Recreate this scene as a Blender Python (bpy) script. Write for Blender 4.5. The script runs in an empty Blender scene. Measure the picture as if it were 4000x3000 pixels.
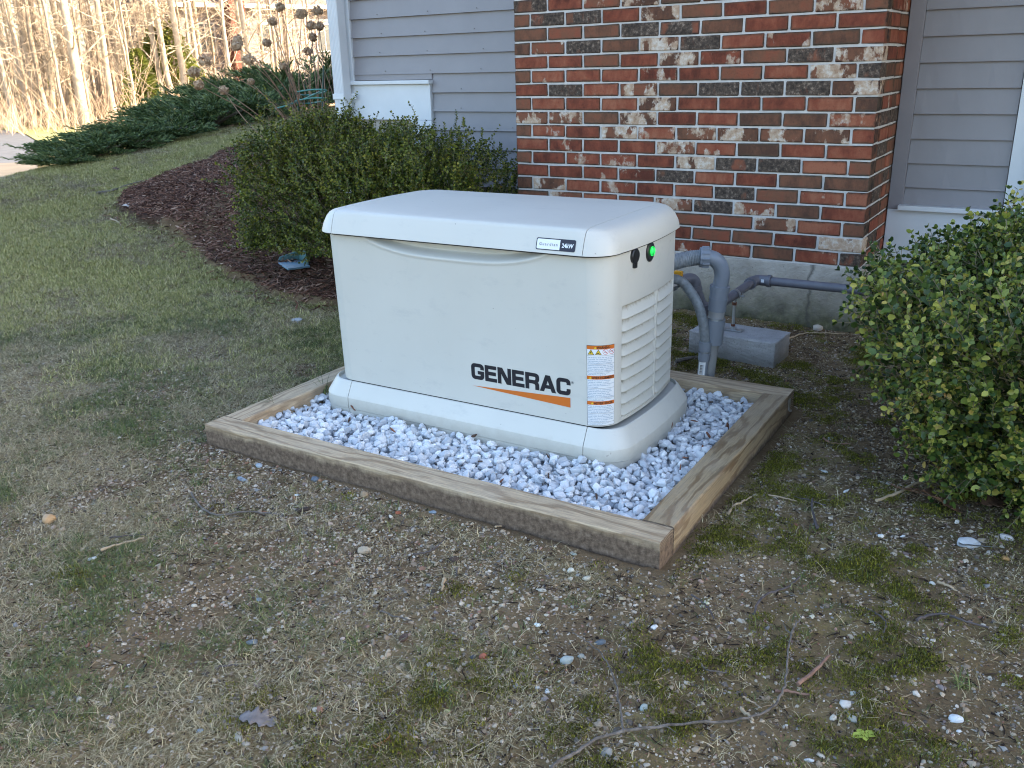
import bpy, bmesh, math, random
import numpy as np
from mathutils import Vector, Matrix, Euler

# ------------------------------------------------------------------ camera, sky, sun, exposure
sc = bpy.context.scene
CAM = np.array([2.6361832, -4.1949142, 0.9060311])
RM = np.array([[0.84490720, 0.53434232, -0.02470057], [-0.15996247, 0.29645859, 0.94155420], [-0.51043495, 0.79157476, -0.33595471]])
FPX = 3492.11
cam = bpy.data.cameras.new('camera'); cam_o = bpy.data.objects.new('camera', cam); sc.collection.objects.link(cam_o)
cam.sensor_width = 36; cam.lens = 36 * FPX / 4000; cam.clip_end = 1500; cam.clip_start = .05
cam_o.matrix_world = Matrix(((RM[0][0], RM[1][0], -RM[2][0], CAM[0]), (RM[0][1], RM[1][1], -RM[2][1], CAM[1]), (RM[0][2], RM[1][2], -RM[2][2], CAM[2]), (0, 0, 0, 1)))
sc.camera = cam_o

SUN_EL = math.radians(24)
SUNV = Vector((.86, .51, 0)).normalized() * math.cos(SUN_EL) + Vector((0, 0, math.sin(SUN_EL)))
w = bpy.data.worlds.new('World'); sc.world = w; w.use_nodes = True
nt = w.node_tree; nt.nodes.clear()
sky = nt.nodes.new('ShaderNodeTexSky'); sky.sky_type = 'NISHITA'; sky.sun_disc = False
sky.sun_elevation = SUN_EL; sky.sun_rotation = math.atan2(SUNV.x, SUNV.y)
sky.air_density = 1.0; sky.dust_density = 1.9; sky.ozone_density = 1.0
bg = nt.nodes.new('ShaderNodeBackground'); bg.inputs[1].default_value = .15
wo = nt.nodes.new('ShaderNodeOutputWorld'); nt.links.new(sky.outputs[0], bg.inputs[0]); nt.links.new(bg.outputs[0], wo.inputs[0])
sl = bpy.data.lights.new('sun', 'SUN'); sl.energy = 5; sl.angle = math.radians(.5); sl.color = (1, .86, .66)
so = bpy.data.objects.new('sun', sl); sc.collection.objects.link(so); so.rotation_euler = (-SUNV).to_track_quat('-Z', 'Y').to_euler()
sc.view_settings.view_transform = 'Standard'; sc.view_settings.look = 'None'; sc.view_settings.exposure = 2.32
sc.view_settings.gamma = 1; sc.view_settings.use_curve_mapping = False
sc.cycles.max_bounces = 6; sc.cycles.diffuse_bounces = 4; sc.cycles.glossy_bounces = 3; sc.cycles.use_denoising = True; sc.cycles.filter_width = 1.1; sc.cycles.sample_clamp_indirect = 6

rng = np.random.default_rng(7); random.seed(7)
C = sc.collection

# ------------------------------------------------------------------ basic helpers
def tag(o, label=None, cat=None, group=None, kind=None):
    for k, v in (('label', label), ('category', cat), ('group', group), ('kind', kind)):
        if v: o[k] = v
    return o
def empty(name, loc=(0, 0, 0), rz=0, label=None, cat=None, group=None, kind=None):
    o = bpy.data.objects.new(name, None); C.objects.link(o); o.location = loc; o.rotation_euler = (0, 0, rz); o.empty_display_size = .05
    return tag(o, label, cat, group, kind)
def link(name, me, parent=None, mat=None, loc=None, rot=None):
    if mat is not None and not me.materials: me.materials.append(mat)
    o = bpy.data.objects.new(name, me); C.objects.link(o)
    if parent is not None: o.parent = parent
    if loc is not None: o.location = loc
    if rot is not None: o.rotation_euler = rot
    return o
def mesh_np(name, V, F, smooth=False, sharp=None):
    """V (n,3); F list of faces or int array (m,k)"""
    me = bpy.data.meshes.new(name); V = np.asarray(V, np.float32)
    if isinstance(F, np.ndarray):
        m, k = F.shape
        me.vertices.add(len(V)); me.vertices.foreach_set('co', V.ravel())
        me.loops.add(m * k); me.loops.foreach_set('vertex_index', F.astype(np.int32).ravel())
        me.polygons.add(m); me.polygons.foreach_set('loop_start', np.arange(0, m * k, k, dtype=np.int32))
        me.update(calc_edges=True)
    else:
        me.from_pydata([tuple(map(float, v)) for v in V], [], F)
    if smooth: me.polygons.foreach_set('use_smooth', np.ones(len(me.polygons), bool))
    me.update()
    if smooth and sharp: mark_sharp(me, sharp)
    return me
def mark_sharp(me, ang):
    bm = bmesh.new(); bm.from_mesh(me)
    for e in bm.edges:
        if len(e.link_faces) == 2 and e.calc_face_angle(0) > ang: e.smooth = False
    bm.to_mesh(me); bm.free()
class MB:
    def __init__(s): s.v = []; s.f = []; s.n = 0
    def add(s, V, F):
        s.v.append(np.asarray(V, float).reshape(-1, 3)); s.f += [tuple(int(i) + s.n for i in f) for f in F]; s.n += len(s.v[-1]); return s
    def box(s, lo, hi, M=None):
        x0, y0, z0 = lo; x1, y1, z1 = hi
        V = np.array([[x0, y0, z0], [x1, y0, z0], [x1, y1, z0], [x0, y1, z0], [x0, y0, z1], [x1, y0, z1], [x1, y1, z1], [x0, y1, z1]], float)
        if M is not None: V = V @ M[0].T + M[1]
        return s.add(V, [(0, 3, 2, 1), (4, 5, 6, 7), (0, 1, 5, 4), (1, 2, 6, 5), (2, 3, 7, 6), (3, 0, 4, 7)])
    def tube(s, P, R, n=8, cap=True):
        V, F = tube(P, R, n, cap); return s.add(V, F)
    def mesh(s, name, smooth=False, sharp=None, bevel=0):
        me = mesh_np(name, np.concatenate(s.v), s.f)
        if bevel:
            bm = bmesh.new(); bm.from_mesh(me)
            bmesh.ops.bevel(bm, geom=[e for e in bm.edges if len(e.link_faces) == 2 and e.calc_face_angle(0) > .6], offset=bevel, segments=2, affect='EDGES', profile=.6, clamp_overlap=True)
            bm.to_mesh(me); bm.free()
        if smooth:
            me.polygons.foreach_set('use_smooth', np.ones(len(me.polygons), bool))
            if sharp: mark_sharp(me, sharp)
        me.update(); return me
    def build(s, name, mat, parent=None, smooth=False, sharp=None, bevel=0, loc=None, rot=None):
        return link(name, s.mesh(name, smooth, sharp, bevel), parent, mat, loc, rot)
def tube(P, R, n=8, cap=True):
    P = np.asarray(P, float); m = len(P); R = np.full(m, R, float) if np.isscalar(R) else np.asarray(R, float)
    T = np.gradient(P, axis=0); T /= np.linalg.norm(T, axis=1)[:, None] + 1e-12
    a = np.array([0, 0, 1.]) if abs(T[0][2]) < .9 else np.array([1., 0, 0])
    V = []; u = np.cross(T[0], a); u /= np.linalg.norm(u)
    for i in range(m):
        u = u - T[i] * (u @ T[i]); u /= np.linalg.norm(u) + 1e-12; v = np.cross(T[i], u)
        th = np.arange(n) * 2 * math.pi / n
        V.append(P[i] + R[i] * (np.cos(th)[:, None] * u + np.sin(th)[:, None] * v))
    V = np.concatenate(V); F = []
    for i in range(m - 1):
        for j in range(n):
            k = (j + 1) % n; F.append((i * n + j, i * n + k, (i + 1) * n + k, (i + 1) * n + j))
    if cap: F.append(tuple(range(n - 1, -1, -1))); F.append(tuple((m - 1) * n + j for j in range(n)))
    return V, F
def smooth_path(P, k=6):
    P = np.asarray(P, float); Q = np.vstack([2 * P[0] - P[1], P, 2 * P[-1] - P[-2]]); out = []
    for i in range(1, len(Q) - 2):
        for t in np.arange(k) / k:
            out.append(.5 * (2 * Q[i] + (Q[i + 1] - Q[i - 1]) * t + (2 * Q[i - 1] - 5 * Q[i] + 4 * Q[i + 1] - Q[i + 2]) * t * t + (-Q[i - 1] + 3 * Q[i] - 3 * Q[i + 1] + Q[i + 2]) * t ** 3))
    out.append(P[-1]); return np.array(out)
def at(px, py, z=None, Y=None):
    """where the sight line of a photo pixel meets height z or the vertical plane y=Y"""
    d = RM.T @ np.array([(px - 2000) / FPX, -(py - 1500) / FPX, 1])
    t = (z - CAM[2]) / d[2] if Y is None else (Y - CAM[1]) / d[1]
    return CAM + d * t

# value noise ------------------------------------------------------
_NT = np.random.default_rng(99).random((256, 256))
def vnoise(x, y, s=1.0, seed=0):
    x = np.asarray(x, float) / s + seed * 17.3 + 1000; y = np.asarray(y, float) / s + seed * 9.7 + 1000
    xi = np.floor(x).astype(int); yi = np.floor(y).astype(int); fx = x - xi; fy = y - yi
    fx = fx * fx * (3 - 2 * fx); fy = fy * fy * (3 - 2 * fy)
    g = lambda a, b: _NT[a % 256, b % 256]
    return (g(xi, yi) * (1 - fx) + g(xi + 1, yi) * fx) * (1 - fy) + (g(xi, yi + 1) * (1 - fx) + g(xi + 1, yi + 1) * fx) * fy
def fbm(x, y, s=1.0, seed=0, o=4):
    r = 0; a = .5
    for i in range(o): r = r + a * vnoise(x, y, s / 2 ** i, seed + i * 3); a *= .5
    return r / (1 - .5 ** o)
def sstep(a, b, x): t = np.clip((x - a) / (b - a), 0, 1); return t * t * (3 - 2 * t)

# ------------------------------------------------------------------ materials
def mat(name):
    m = bpy.data.materials.new(name); m.use_nodes = True; t = m.node_tree; t.nodes.clear()
    o = t.nodes.new('ShaderNodeOutputMaterial'); p = t.nodes.new('ShaderNodeBsdfPrincipled'); t.links.new(p.outputs[0], o.inputs[0])
    return m, t, p
class N:
    """tiny node builder"""
    def __init__(s, t): s.t = t
    def n(s, typ, **kw):
        nd = s.t.nodes.new(typ)
        for k, v in kw.items(): setattr(nd, k, v)
        return nd
    def link(s, a, b): s.t.links.new(a, b)
    def coord(s, which='Object'): return s.n('ShaderNodeTexCoord').outputs[which]
    def mapping(s, v, scale=(1, 1, 1), loc=(0, 0, 0), rot=(0, 0, 0)):
        m = s.n('ShaderNodeMapping'); m.inputs['Scale'].default_value = scale; m.inputs['Location'].default_value = loc; m.inputs['Rotation'].default_value = rot
        s.link(v, m.inputs[0]); return m.outputs[0]
    def noise(s, v, scale, detail=4, rough=.55, dist=0):
        m = s.n('ShaderNodeTexNoise'); m.inputs['Scale'].default_value = scale; m.inputs['Detail'].default_value = detail
        m.inputs['Roughness'].default_value = rough; m.inputs['Distortion'].default_value = dist
        if v is not None: s.link(v, m.inputs['Vector'])
        return m.outputs[0]
    def ramp(s, f, stops, interp='LINEAR'):
        m = s.n('ShaderNodeValToRGB'); cr = m.color_ramp; cr.interpolation = interp
        while len(cr.elements) < len(stops): cr.elements.new(.5)
        for e, (p, c) in zip(cr.elements, stops):
            e.position = p; e.color = (c[0], c[1], c[2], 1) if hasattr(c, '__len__') else (c, c, c, 1)
        s.link(f, m.inputs[0]); return m.outputs[0]
    def mix(s, f, a, b, mode='MIX'):
        m = s.n('ShaderNodeMix', data_type='RGBA', blend_type=mode)
        for sock, v in ((m.inputs[0], f), (m.inputs[6], a), (m.inputs[7], b)):
            if hasattr(v, 'node'): s.link(v, sock)
            elif hasattr(v, '__len__'): sock.default_value = (v[0], v[1], v[2], 1)
            else: sock.default_value = v
        return m.outputs[2]
    def math(s, op, a, b=0, c=None, clamp=False):
        m = s.n('ShaderNodeMath', operation=op, use_clamp=clamp)
        for i, v in enumerate((a, b) if c is None else (a, b, c)):
            if hasattr(v, 'node'): s.link(v, m.inputs[i])
            else: m.inputs[i].default_value = v
        return m.outputs[0]
    def bump(s, h, strength=.5, dist=.01, p=None, prev=None):
        m = s.n('ShaderNodeBump'); m.inputs['Strength'].default_value = strength; m.inputs['Distance'].default_value = dist
        s.link(h, m.inputs['Height'])
        if prev is not None: s.link(prev, m.inputs['Normal'])
        if p is not None: s.link(m.outputs[0], p.inputs['Normal'])
        return m.outputs[0]
    def sep(s, v): m = s.n('ShaderNodeSeparateXYZ'); s.link(v, m.inputs[0]); return m.outputs
    def attr(s, name): m = s.n('ShaderNodeAttribute', attribute_name=name); return m.outputs
def simple(name, col, rough=.6, var=.12, scale=8, bump=0, bscale=60, metal=0, spec=.5, bdist=.003):
    m, t, p = mat(name); n = N(t); co = n.coord()
    f = n.noise(co, scale, 5)
    c0 = tuple(c * (1 - var) for c in col); c1 = tuple(min(1, c * (1 + var)) for c in col)
    n.link(n.ramp(f, [(.3, c0), (.7, c1)]), p.inputs['Base Color'])
    p.inputs['Roughness'].default_value = rough; p.inputs['Metallic'].default_value = metal; p.inputs['Specular IOR Level'].default_value = spec
    if bump: n.bump(n.noise(co, bscale, 5), bump, bdist, p)
    return m

# ------------------------------------------------------------------ terrain
_ctrl = [(x, y, -.31) for x in (-1.2, .5, 2.2, 4.2) for y in (-6, -4.2, -2.6, -1.2)] + [(1, 0, -.29), (2.4, .3, -.31), (4.2, .3, -.31), (-1.3, -.5, -.305), (-2.4, -1.6, -.30),
    (-3, -3, -.33), (-6, -3.2, -.40), (-1.6, .3, -.2), (-3.99, .24, -.10), (-3.0, .9, .0), (-5.4, 3.1, .25), (-5.85, .35, .0), (-6.05, 2.2, .15), (-7.37, 5.38, .3), (-4.2, 5, .3), (-2.8, 3, .2),
    (-4.5, -1.2, -.22), (-7, -1, -.22), (0, 6, .2), (4, 6, .0), (-7.5, 9, .35), (-3, -6, -.4)]
_ctrl = np.array(_ctrl)
def _tpsU(r2): return np.where(r2 > 1e-12, r2 * np.log(np.maximum(r2, 1e-12)), 0)
def _fit():
    X = _ctrl[:, :2]; n = len(X); K = _tpsU(((X[:, None] - X[None]) ** 2).sum(-1)) + np.eye(n) * .12
    P = np.c_[np.ones(n), X]; A = np.block([[K, P], [P.T, np.zeros((3, 3))]]); return np.linalg.solve(A, np.r_[_ctrl[:, 2], 0, 0, 0])
_tw = _fit()
def terrain(x, y):
    x = np.asarray(x, float); y = np.asarray(y, float); sh = x.shape; xf = x.ravel(); yf = y.ravel()
    cx = np.clip(xf, -9, 5); cy = np.clip(yf, -6, 9)
    h = np.zeros(len(cx)); n = len(_ctrl)
    for i in range(n): h += _tw[i] * _tpsU((cx - _ctrl[i, 0]) ** 2 + (cy - _ctrl[i, 1]) ** 2)
    h += _tw[n] + _tw[n + 1] * cx + _tw[n + 2] * cy
    edge = np.interp(yf, [-4, .35, 2.2, 5.38, 9, 14], [-5.1, -5.85, -6.10, -7.37, -8.7, -10.5])                       # crest of the lawn; the ground falls away behind it
    d = edge - xf
    drop = sstep(0, 9, d)
    h = h * (1 - drop) - 1.0 * drop
    h -= .30 * sstep(0, 2.4, d) * (1 - drop)
    far = sstep(25, 60, np.hypot(xf, yf)); h = h * (1 - far * (d <= 0)) + (-1.0) * far * (d <= 0)
    # gentle bumps
    h = h + .018 * (fbm(xf, yf, .5, 3) - .5) + .03 * (fbm(xf, yf, 1.7, 8) - .5) * sstep(2, 6, np.hypot(xf - 1.5, yf + 2))
    return h.reshape(sh)

# mulch bed outline (world x,y), moss / soil patches -----------------------------------
def inpoly(x, y, P):
    x = np.asarray(x); y = np.asarray(y); c = np.zeros(x.shape, bool); n = len(P); j = n - 1
    for i in range(n):
        xi, yi = P[i]; xj, yj = P[j]
        c ^= ((yi > y) != (yj > y)) & (x < (xj - xi) * (y - yi) / (yj - yi + 1e-12) + xi); j = i
    return c
BED = [(-.95, -.78), (-1.5, -.62), (-2.0, -.45), (-2.8, -.15), (-3.45, .0), (-3.95, .22), (-4.2, .55), (-4.30, 1.1), (-4.5, 1.7), (-4.72, 2.3), (-4.45, 3.0), (-3.7, 3.2), (-1.8, 3.0), (-1.2, .5), (0, .4), (.1, -.35), (-.4, -.72)]
def mulchm(x, y):
    nx = x + .14 * (fbm(x, y, .35, 21) - .5); ny = y + .14 * (fbm(x, y, .35, 31) - .5)
    return inpoly(nx, ny, BED).astype(float)
def blob(x, y, px, py, r, e=1.0):
    c = at(px, py, -.31); return np.exp(-(((x - c[0]) ** 2 + (y - c[1]) ** 2) / r ** 2) ** e)
def masks(x, y):
    """grass density, moss density, bare sandy soil, mulch, each 0..1"""
    x = np.asarray(x, float); y = np.asarray(y, float)
    mu = mulchm(x, y)
    bare = .95 * blob(x, y, 900, 1780, .42) + .9 * blob(x, y, 1500, 2130, .40) + .8 * blob(x, y, 1150, 1920, .4) + .8 * blob(x, y, 600, 1480, .35) + .6 * blob(x, y, 1950, 2330, .2) + .55 * blob(x, y, 700, 2250, .12) \
        + .7 * blob(x, y, 2850, 2150, .14) + .5 * blob(x, y, 2250, 2550, .15) + .5 * blob(x, y, 60, 1450, .2) + .4 * blob(x, y, 1050, 1150, .3)
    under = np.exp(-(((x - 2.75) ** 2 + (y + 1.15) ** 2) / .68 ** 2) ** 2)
    bare = np.clip(bare, 0, 1)
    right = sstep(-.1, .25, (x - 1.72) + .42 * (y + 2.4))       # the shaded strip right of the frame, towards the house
    back = ((y > -1.05) & (x > .2)).astype(float)
    n = fbm(x, y, .22, 5)
    moss = np.clip(np.maximum(right, back) * sstep(.40, .62, n + .08) * (.50 + .45 * sstep(.4, .6, fbm(x, y, .07, 6))), 0, 1) + .5 * blob(x, y, 1990, 2310, .05) + .4 * blob(x, y, 2430, 2150, .06) + .35 * sstep(.62, .72, fbm(x, y, .3, 44)) * (x > .5) + 1.2 * blob(x, y, 700, 1030, .13) + 1.1 * blob(x, y, 850, 1092, .09) + .8 * blob(x, y, 1065, 1150, .10) + .5 * blob(x, y, 1250, 1190, .10)
    moss = np.clip(moss * (1 - under) * (1 - mu), 0, 1)
    g = sstep(.30, .62, fbm(x, y, .28, 61) + .10 * (1 - np.maximum(right, back)))
    lawn = sstep(3.4, 5.2, np.hypot(x - 2.64, y + 4.19))
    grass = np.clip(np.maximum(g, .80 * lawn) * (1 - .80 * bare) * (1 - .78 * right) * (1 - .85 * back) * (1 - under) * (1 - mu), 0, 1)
    infr = (x > .18) & (x < 1.9) & (y > -2.42) & (y < -1.06)
    grass = np.where(infr, 0, grass); moss = np.where(infr, 0, moss)
    return grass, moss, bare, mu, under
def visible(x, y, m=.25):
    """roughly inside the camera's view (with a margin), so that little is scattered where nothing sees it"""
    z = terrain(x, y); d = np.stack([x, y, z], -1) - CAM; c = d @ RM.T
    u = c[..., 0] / c[..., 2] * FPX / 2000; v = c[..., 1] / c[..., 2] * FPX / 1500
    return (c[..., 2] > .3) & (abs(u) < 1 + m) & (abs(v) < 1 + m)

# ------------------------------------------------------------------ ground sheet
def axis(a, b, step, far0, far1, g=1.13):
    mid = list(np.arange(a, b + 1e-9, step)); s = step; x = a; L = []
    while x > far0: s = min(s * g, 12); x -= s; L.append(x)
    s = step; x = mid[-1]; R = []
    while x < far1: s = min(s * g, 12); x += s; R.append(x)
    return np.array(L[::-1] + mid + R)
gx = axis(-2.2, 3.4, .028, -320, 320, 1.035); gy = axis(-3.9, .6, .028, -320, 320, 1.045)
GX, GY = np.meshgrid(gx, gy, indexing='ij'); GZ = terrain(GX, GY)
gr, mo, ba, mu, un = masks(GX, GY)
GZ = GZ + mu * (.03 + .09 * (fbm(GX, GY, .42, 71) - .5) + .13 * np.exp(-((GX + 2.9) ** 2 / 1.3 ** 2 + (GY - .9) ** 2 / 1.0 ** 2))) + .010 * (fbm(GX, GY, .06, 72) - .5) + .012 * mo * fbm(GX, GY, .05, 73)
infr = (GX > .24) & (GX < 1.84) & (GY > -2.34) & (GY < -1.12); GZ = np.where(infr, -.33, GZ)
# a little dirt banked against the timbers
band = np.exp(-((GY + 2.40) / .05) ** 2) * ((GX > .1) & (GX < 1.95)); GZ = GZ + band * .012 * (GY < -2.3)
nx_, ny_ = GX.shape; idx = np.arange(nx_ * ny_).reshape(nx_, ny_)
Fq_ = np.stack([idx[:-1, :-1], idx[1:, :-1], idx[1:, 1:], idx[:-1, 1:]], -1).reshape(-1, 4)
me = mesh_np('ground', np.stack([GX, GY, GZ], -1).reshape(-1, 3), Fq_, smooth=True)
def fattr(me, name, a):
    at_ = me.attributes.new(name, 'FLOAT', 'POINT'); at_.data.foreach_set('value', np.asarray(a, np.float32).ravel())
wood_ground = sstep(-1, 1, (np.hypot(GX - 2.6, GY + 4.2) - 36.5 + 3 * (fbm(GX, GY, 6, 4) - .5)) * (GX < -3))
for nm, a in (('grass', gr), ('moss', mo), ('bare', ba), ('mulch', mu), ('under', un), ('woods', wood_ground)): fattr(me, nm, a)
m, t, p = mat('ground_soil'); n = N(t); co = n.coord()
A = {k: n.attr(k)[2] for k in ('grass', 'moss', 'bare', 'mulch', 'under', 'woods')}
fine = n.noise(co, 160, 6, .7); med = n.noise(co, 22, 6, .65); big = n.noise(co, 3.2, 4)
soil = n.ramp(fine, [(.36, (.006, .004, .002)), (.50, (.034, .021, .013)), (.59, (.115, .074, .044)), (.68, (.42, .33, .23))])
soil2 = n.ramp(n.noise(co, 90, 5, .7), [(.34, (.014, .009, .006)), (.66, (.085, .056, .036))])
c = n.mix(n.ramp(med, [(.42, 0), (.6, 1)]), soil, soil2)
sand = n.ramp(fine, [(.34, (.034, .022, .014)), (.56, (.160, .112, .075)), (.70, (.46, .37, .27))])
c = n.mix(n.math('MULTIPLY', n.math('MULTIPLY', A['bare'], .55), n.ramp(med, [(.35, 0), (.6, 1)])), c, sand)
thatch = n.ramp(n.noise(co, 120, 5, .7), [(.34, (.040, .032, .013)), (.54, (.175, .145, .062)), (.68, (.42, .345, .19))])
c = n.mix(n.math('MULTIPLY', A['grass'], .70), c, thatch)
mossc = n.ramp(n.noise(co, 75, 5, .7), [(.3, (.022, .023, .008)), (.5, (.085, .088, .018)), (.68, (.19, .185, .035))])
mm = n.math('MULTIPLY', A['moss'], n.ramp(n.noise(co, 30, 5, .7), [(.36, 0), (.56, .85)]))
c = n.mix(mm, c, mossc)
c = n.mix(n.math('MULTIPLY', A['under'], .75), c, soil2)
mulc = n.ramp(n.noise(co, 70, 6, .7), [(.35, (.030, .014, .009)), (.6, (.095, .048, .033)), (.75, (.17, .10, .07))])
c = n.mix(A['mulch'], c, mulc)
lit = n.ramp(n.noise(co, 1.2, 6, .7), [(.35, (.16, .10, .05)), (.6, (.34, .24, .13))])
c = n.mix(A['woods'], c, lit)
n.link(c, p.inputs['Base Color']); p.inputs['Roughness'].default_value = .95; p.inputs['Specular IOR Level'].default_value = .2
h = n.math('ADD', n.math('MULTIPLY', fine, .4), n.math('MULTIPLY', med, 1.0)); n.bump(h, .9, .02, p)
ground = link('ground', me, None, m); ground['kind'] = 'structure'
def gz(x, y):
    x = np.asarray(x, float); y = np.asarray(y, float); return terrain(x, y)
def gz1(x, y):
    "height of the built sheet at one point"
    i = np.clip(np.searchsorted(gx, x) - 1, 0, nx_ - 2); j = np.clip(np.searchsorted(gy, y) - 1, 0, ny_ - 2)
    u = (x - gx[i]) / (gx[i + 1] - gx[i]); v = (y - gy[j]) / (gy[j + 1] - gy[j])
    return GZ[i, j] * (1 - u) * (1 - v) + GZ[i + 1, j] * u * (1 - v) + GZ[i, j + 1] * (1 - u) * v + GZ[i + 1, j + 1] * u * v
def onground(px, py):
    "world point of the ground seen at a photo pixel"
    z = -.31
    for _ in range(12): P = at(px, py, z); z = float(gz1(P[0], P[1]))
    P = at(px, py, z); return P
def onground_s(px, py):
    "same, marching along the sight line (for the sloping lawn)"
    d = RM.T @ np.array([(px - 2000) / FPX, -(py - 1500) / FPX, 1])
    for tt in np.arange(1.0, 60, .02):
        P = CAM + d * tt
        if P[2] < gz1(P[0], P[1]): return P
    return P

# asphalt drive and the pale verge in the sun beyond the lawn
def strip(name, poly_px, mat_, dz, z=-1.0):
    P = [at(px, py, z) for px, py in poly_px]; bm = bmesh.new()
    vs = [bm.verts.new((q[0], q[1], 0)) for q in P]; bm.faces.new(vs)
    bmesh.ops.triangulate(bm, faces=bm.faces[:]); 
    for _ in range(4): bmesh.ops.subdivide_edges(bm, edges=[e for e in bm.edges if e.calc_length() > 1.2], cuts=1); bmesh.ops.triangulate(bm, faces=bm.faces[:])
    for v in bm.verts: v.co.z = float(gz1(v.co.x, v.co.y)) + dz
    bmesh.ops.recalc_face_normals(bm, faces=bm.faces[:])
    me = bpy.data.meshes.new(name); bm.to_mesh(me); bm.free()
    o = link(name, me, None, mat_); o['kind'] = 'structure'; return o
asphalt = simple('asphalt', (.10, .10, .105), .9, .2, 3, .3, 80)
pale = simple('pale_concrete', (.17, .135, .095), .9, .15, 2, .2, 60)
sungrass = simple('sunlit_grass', (.28, .26, .09), .95, .3, 4, .6, 40)
strip('road', [(-900, 505), (-300, 508), (20, 512), (95, 528), (150, 560), (175, 592), (150, 622), (60, 640), (-300, 655), (-900, 660)], asphalt, .03)
strip('sidewalk', [(-900, 664), (-300, 659), (60, 643), (150, 628), (150, 700), (60, 740), (-300, 760), (-900, 780)], pale, .05)
strip('grass_verge', [(-900, 478), (0, 482), (560, 470), (620, 500), (400, 560), (180, 590), (155, 556), (98, 524), (20, 508), (-900, 500)], sungrass, .02)

# ------------------------------------------------------------------ house
M_mortar = simple('mortar', (.51, .485, .46), .95, .12, 30, .5, 180, spec=.2)
M_siding = simple('grey_siding_paint', (.255, .238, .244), .55, .05, 6, .12, 90)
M_trimg = simple('grey_trim_paint', (.240, .222, .232), .55, .05, 6, .1, 90)
M_white = simple('white_trim_paint', (.62, .635, .65), .5, .05, 5, .12, 70)
def brick_mat(name, stops, patch=None, dark=None, edge=(.12, .055, .032)):
    m, t, p = mat(name); n = N(t); co = n.coord(); oi = n.n('ShaderNodeObjectInfo')
    off = n.n('ShaderNodeVectorMath', operation='ADD'); sc_ = n.n('ShaderNodeVectorMath', operation='SCALE'); n.link(oi.outputs['Random'], sc_.inputs['Scale']); sc_.inputs[0].default_value = (37, 11, 23)
    n.link(co, off.inputs[0]); n.link(sc_.outputs[0], off.inputs[1]); v = off.outputs[0]
    base = n.ramp(n.math('ADD', n.noise(n.mapping(v, (1, 1, .6)), 16, 6, .68), n.math('MULTIPLY', n.math('SUBTRACT', oi.outputs['Random'], .5), .34)), stops)
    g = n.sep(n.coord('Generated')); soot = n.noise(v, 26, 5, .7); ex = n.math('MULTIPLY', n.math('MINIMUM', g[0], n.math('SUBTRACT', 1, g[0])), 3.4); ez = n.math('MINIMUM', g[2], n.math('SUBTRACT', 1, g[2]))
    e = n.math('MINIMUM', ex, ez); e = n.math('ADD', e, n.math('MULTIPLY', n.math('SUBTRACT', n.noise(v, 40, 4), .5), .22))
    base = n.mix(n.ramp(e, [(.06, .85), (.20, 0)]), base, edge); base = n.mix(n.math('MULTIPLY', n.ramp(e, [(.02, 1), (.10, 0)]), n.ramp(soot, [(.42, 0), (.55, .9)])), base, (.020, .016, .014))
    if dark:
        d = n.ramp(n.noise(n.mapping(v, (1, 1, .5)), 9, 5, .6), dark); base = n.mix(d, base, n.ramp(n.noise(v, 60, 5, .7), [(.38, (.038, .028, .022)), (.55, (.095, .068, .052)), (.68, (.27, .20, .15))]))
    if patch:
        q = n.noise(n.mapping(v, (1, 1, .62)), 11, 7, .62); q2 = n.noise(v, 45, 4, .7)
        f = n.ramp(n.math('ADD', q, n.math('MULTIPLY', n.math('SUBTRACT', q2, .5), .16)), patch)
        wc = n.ramp(n.noise(v, 30, 5, .7), [(.3, (.30, .18, .11)), (.5, (.46, .335, .24)), (.66, (.60, .54, .47))])
        base = n.mix(f, base, wc)
    dirt = n.noise(v, 130, 4, .7); base = n.mix(n.ramp(dirt, [(.27, .55), (.40, 0)]), base, (.035, .025, .02))
    n.link(base, p.inputs['Base Color']); p.inputs['Roughness'].default_value = .9; p.inputs['Specular IOR Level'].default_value = .25
    b1 = n.bump(n.noise(v, 70, 6, .7), .55, .006); n.bump(n.noise(n.mapping(v, (1, 1, .3)), 26, 5, .6), .5, .006, p, b1); return m
RED = [(.28, (.105, .031, .019)), (.5, (.220, .060, .033)), (.72, (.305, .112, .062))]
BRN = [(.28, (.088, .044, .029)), (.5, (.180, .078, .045)), (.72, (.230, .072, .040))]
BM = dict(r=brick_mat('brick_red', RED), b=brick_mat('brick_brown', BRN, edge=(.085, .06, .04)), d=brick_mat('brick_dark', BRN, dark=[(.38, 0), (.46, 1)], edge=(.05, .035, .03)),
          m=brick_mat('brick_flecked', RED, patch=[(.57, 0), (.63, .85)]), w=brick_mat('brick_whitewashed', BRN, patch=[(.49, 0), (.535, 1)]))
house = empty('house', (0, 0, 0), 0, 'grey clapboard house with a projecting red brick chimney behind the generator', 'house')
LB, HB = .1935, .0585; PX, PZ = .2032, .0677
def brick_mesh(L, D=.09, seed=0):
    r = np.random.default_rng(seed); bm = bmesh.new(); bmesh.ops.create_cube(bm, size=1)
    for v in bm.verts: v.co = Vector((v.co.x * L, v.co.y * D, v.co.z * HB))
    bmesh.ops.bevel(bm, geom=bm.edges[:], offset=.0035, segments=1, affect='EDGES')
    for v in bm.verts: v.co += Vector((r.normal(0, .0011), r.normal(0, .0009), r.normal(0, .0011)))
    me = bpy.data.meshes.new('brick'); bm.to_mesh(me); bm.free(); return me
FULL = {k: [brick_mesh(LB, .09, i) for i in range(4)] for k in BM}; HEAD = {k: [brick_mesh(.092, .09, 20 + i) for i in range(3)] for k in BM}
CORN = {k: [brick_mesh(LB, .092, 40 + i) for i in range(2)] for k in BM}
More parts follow.
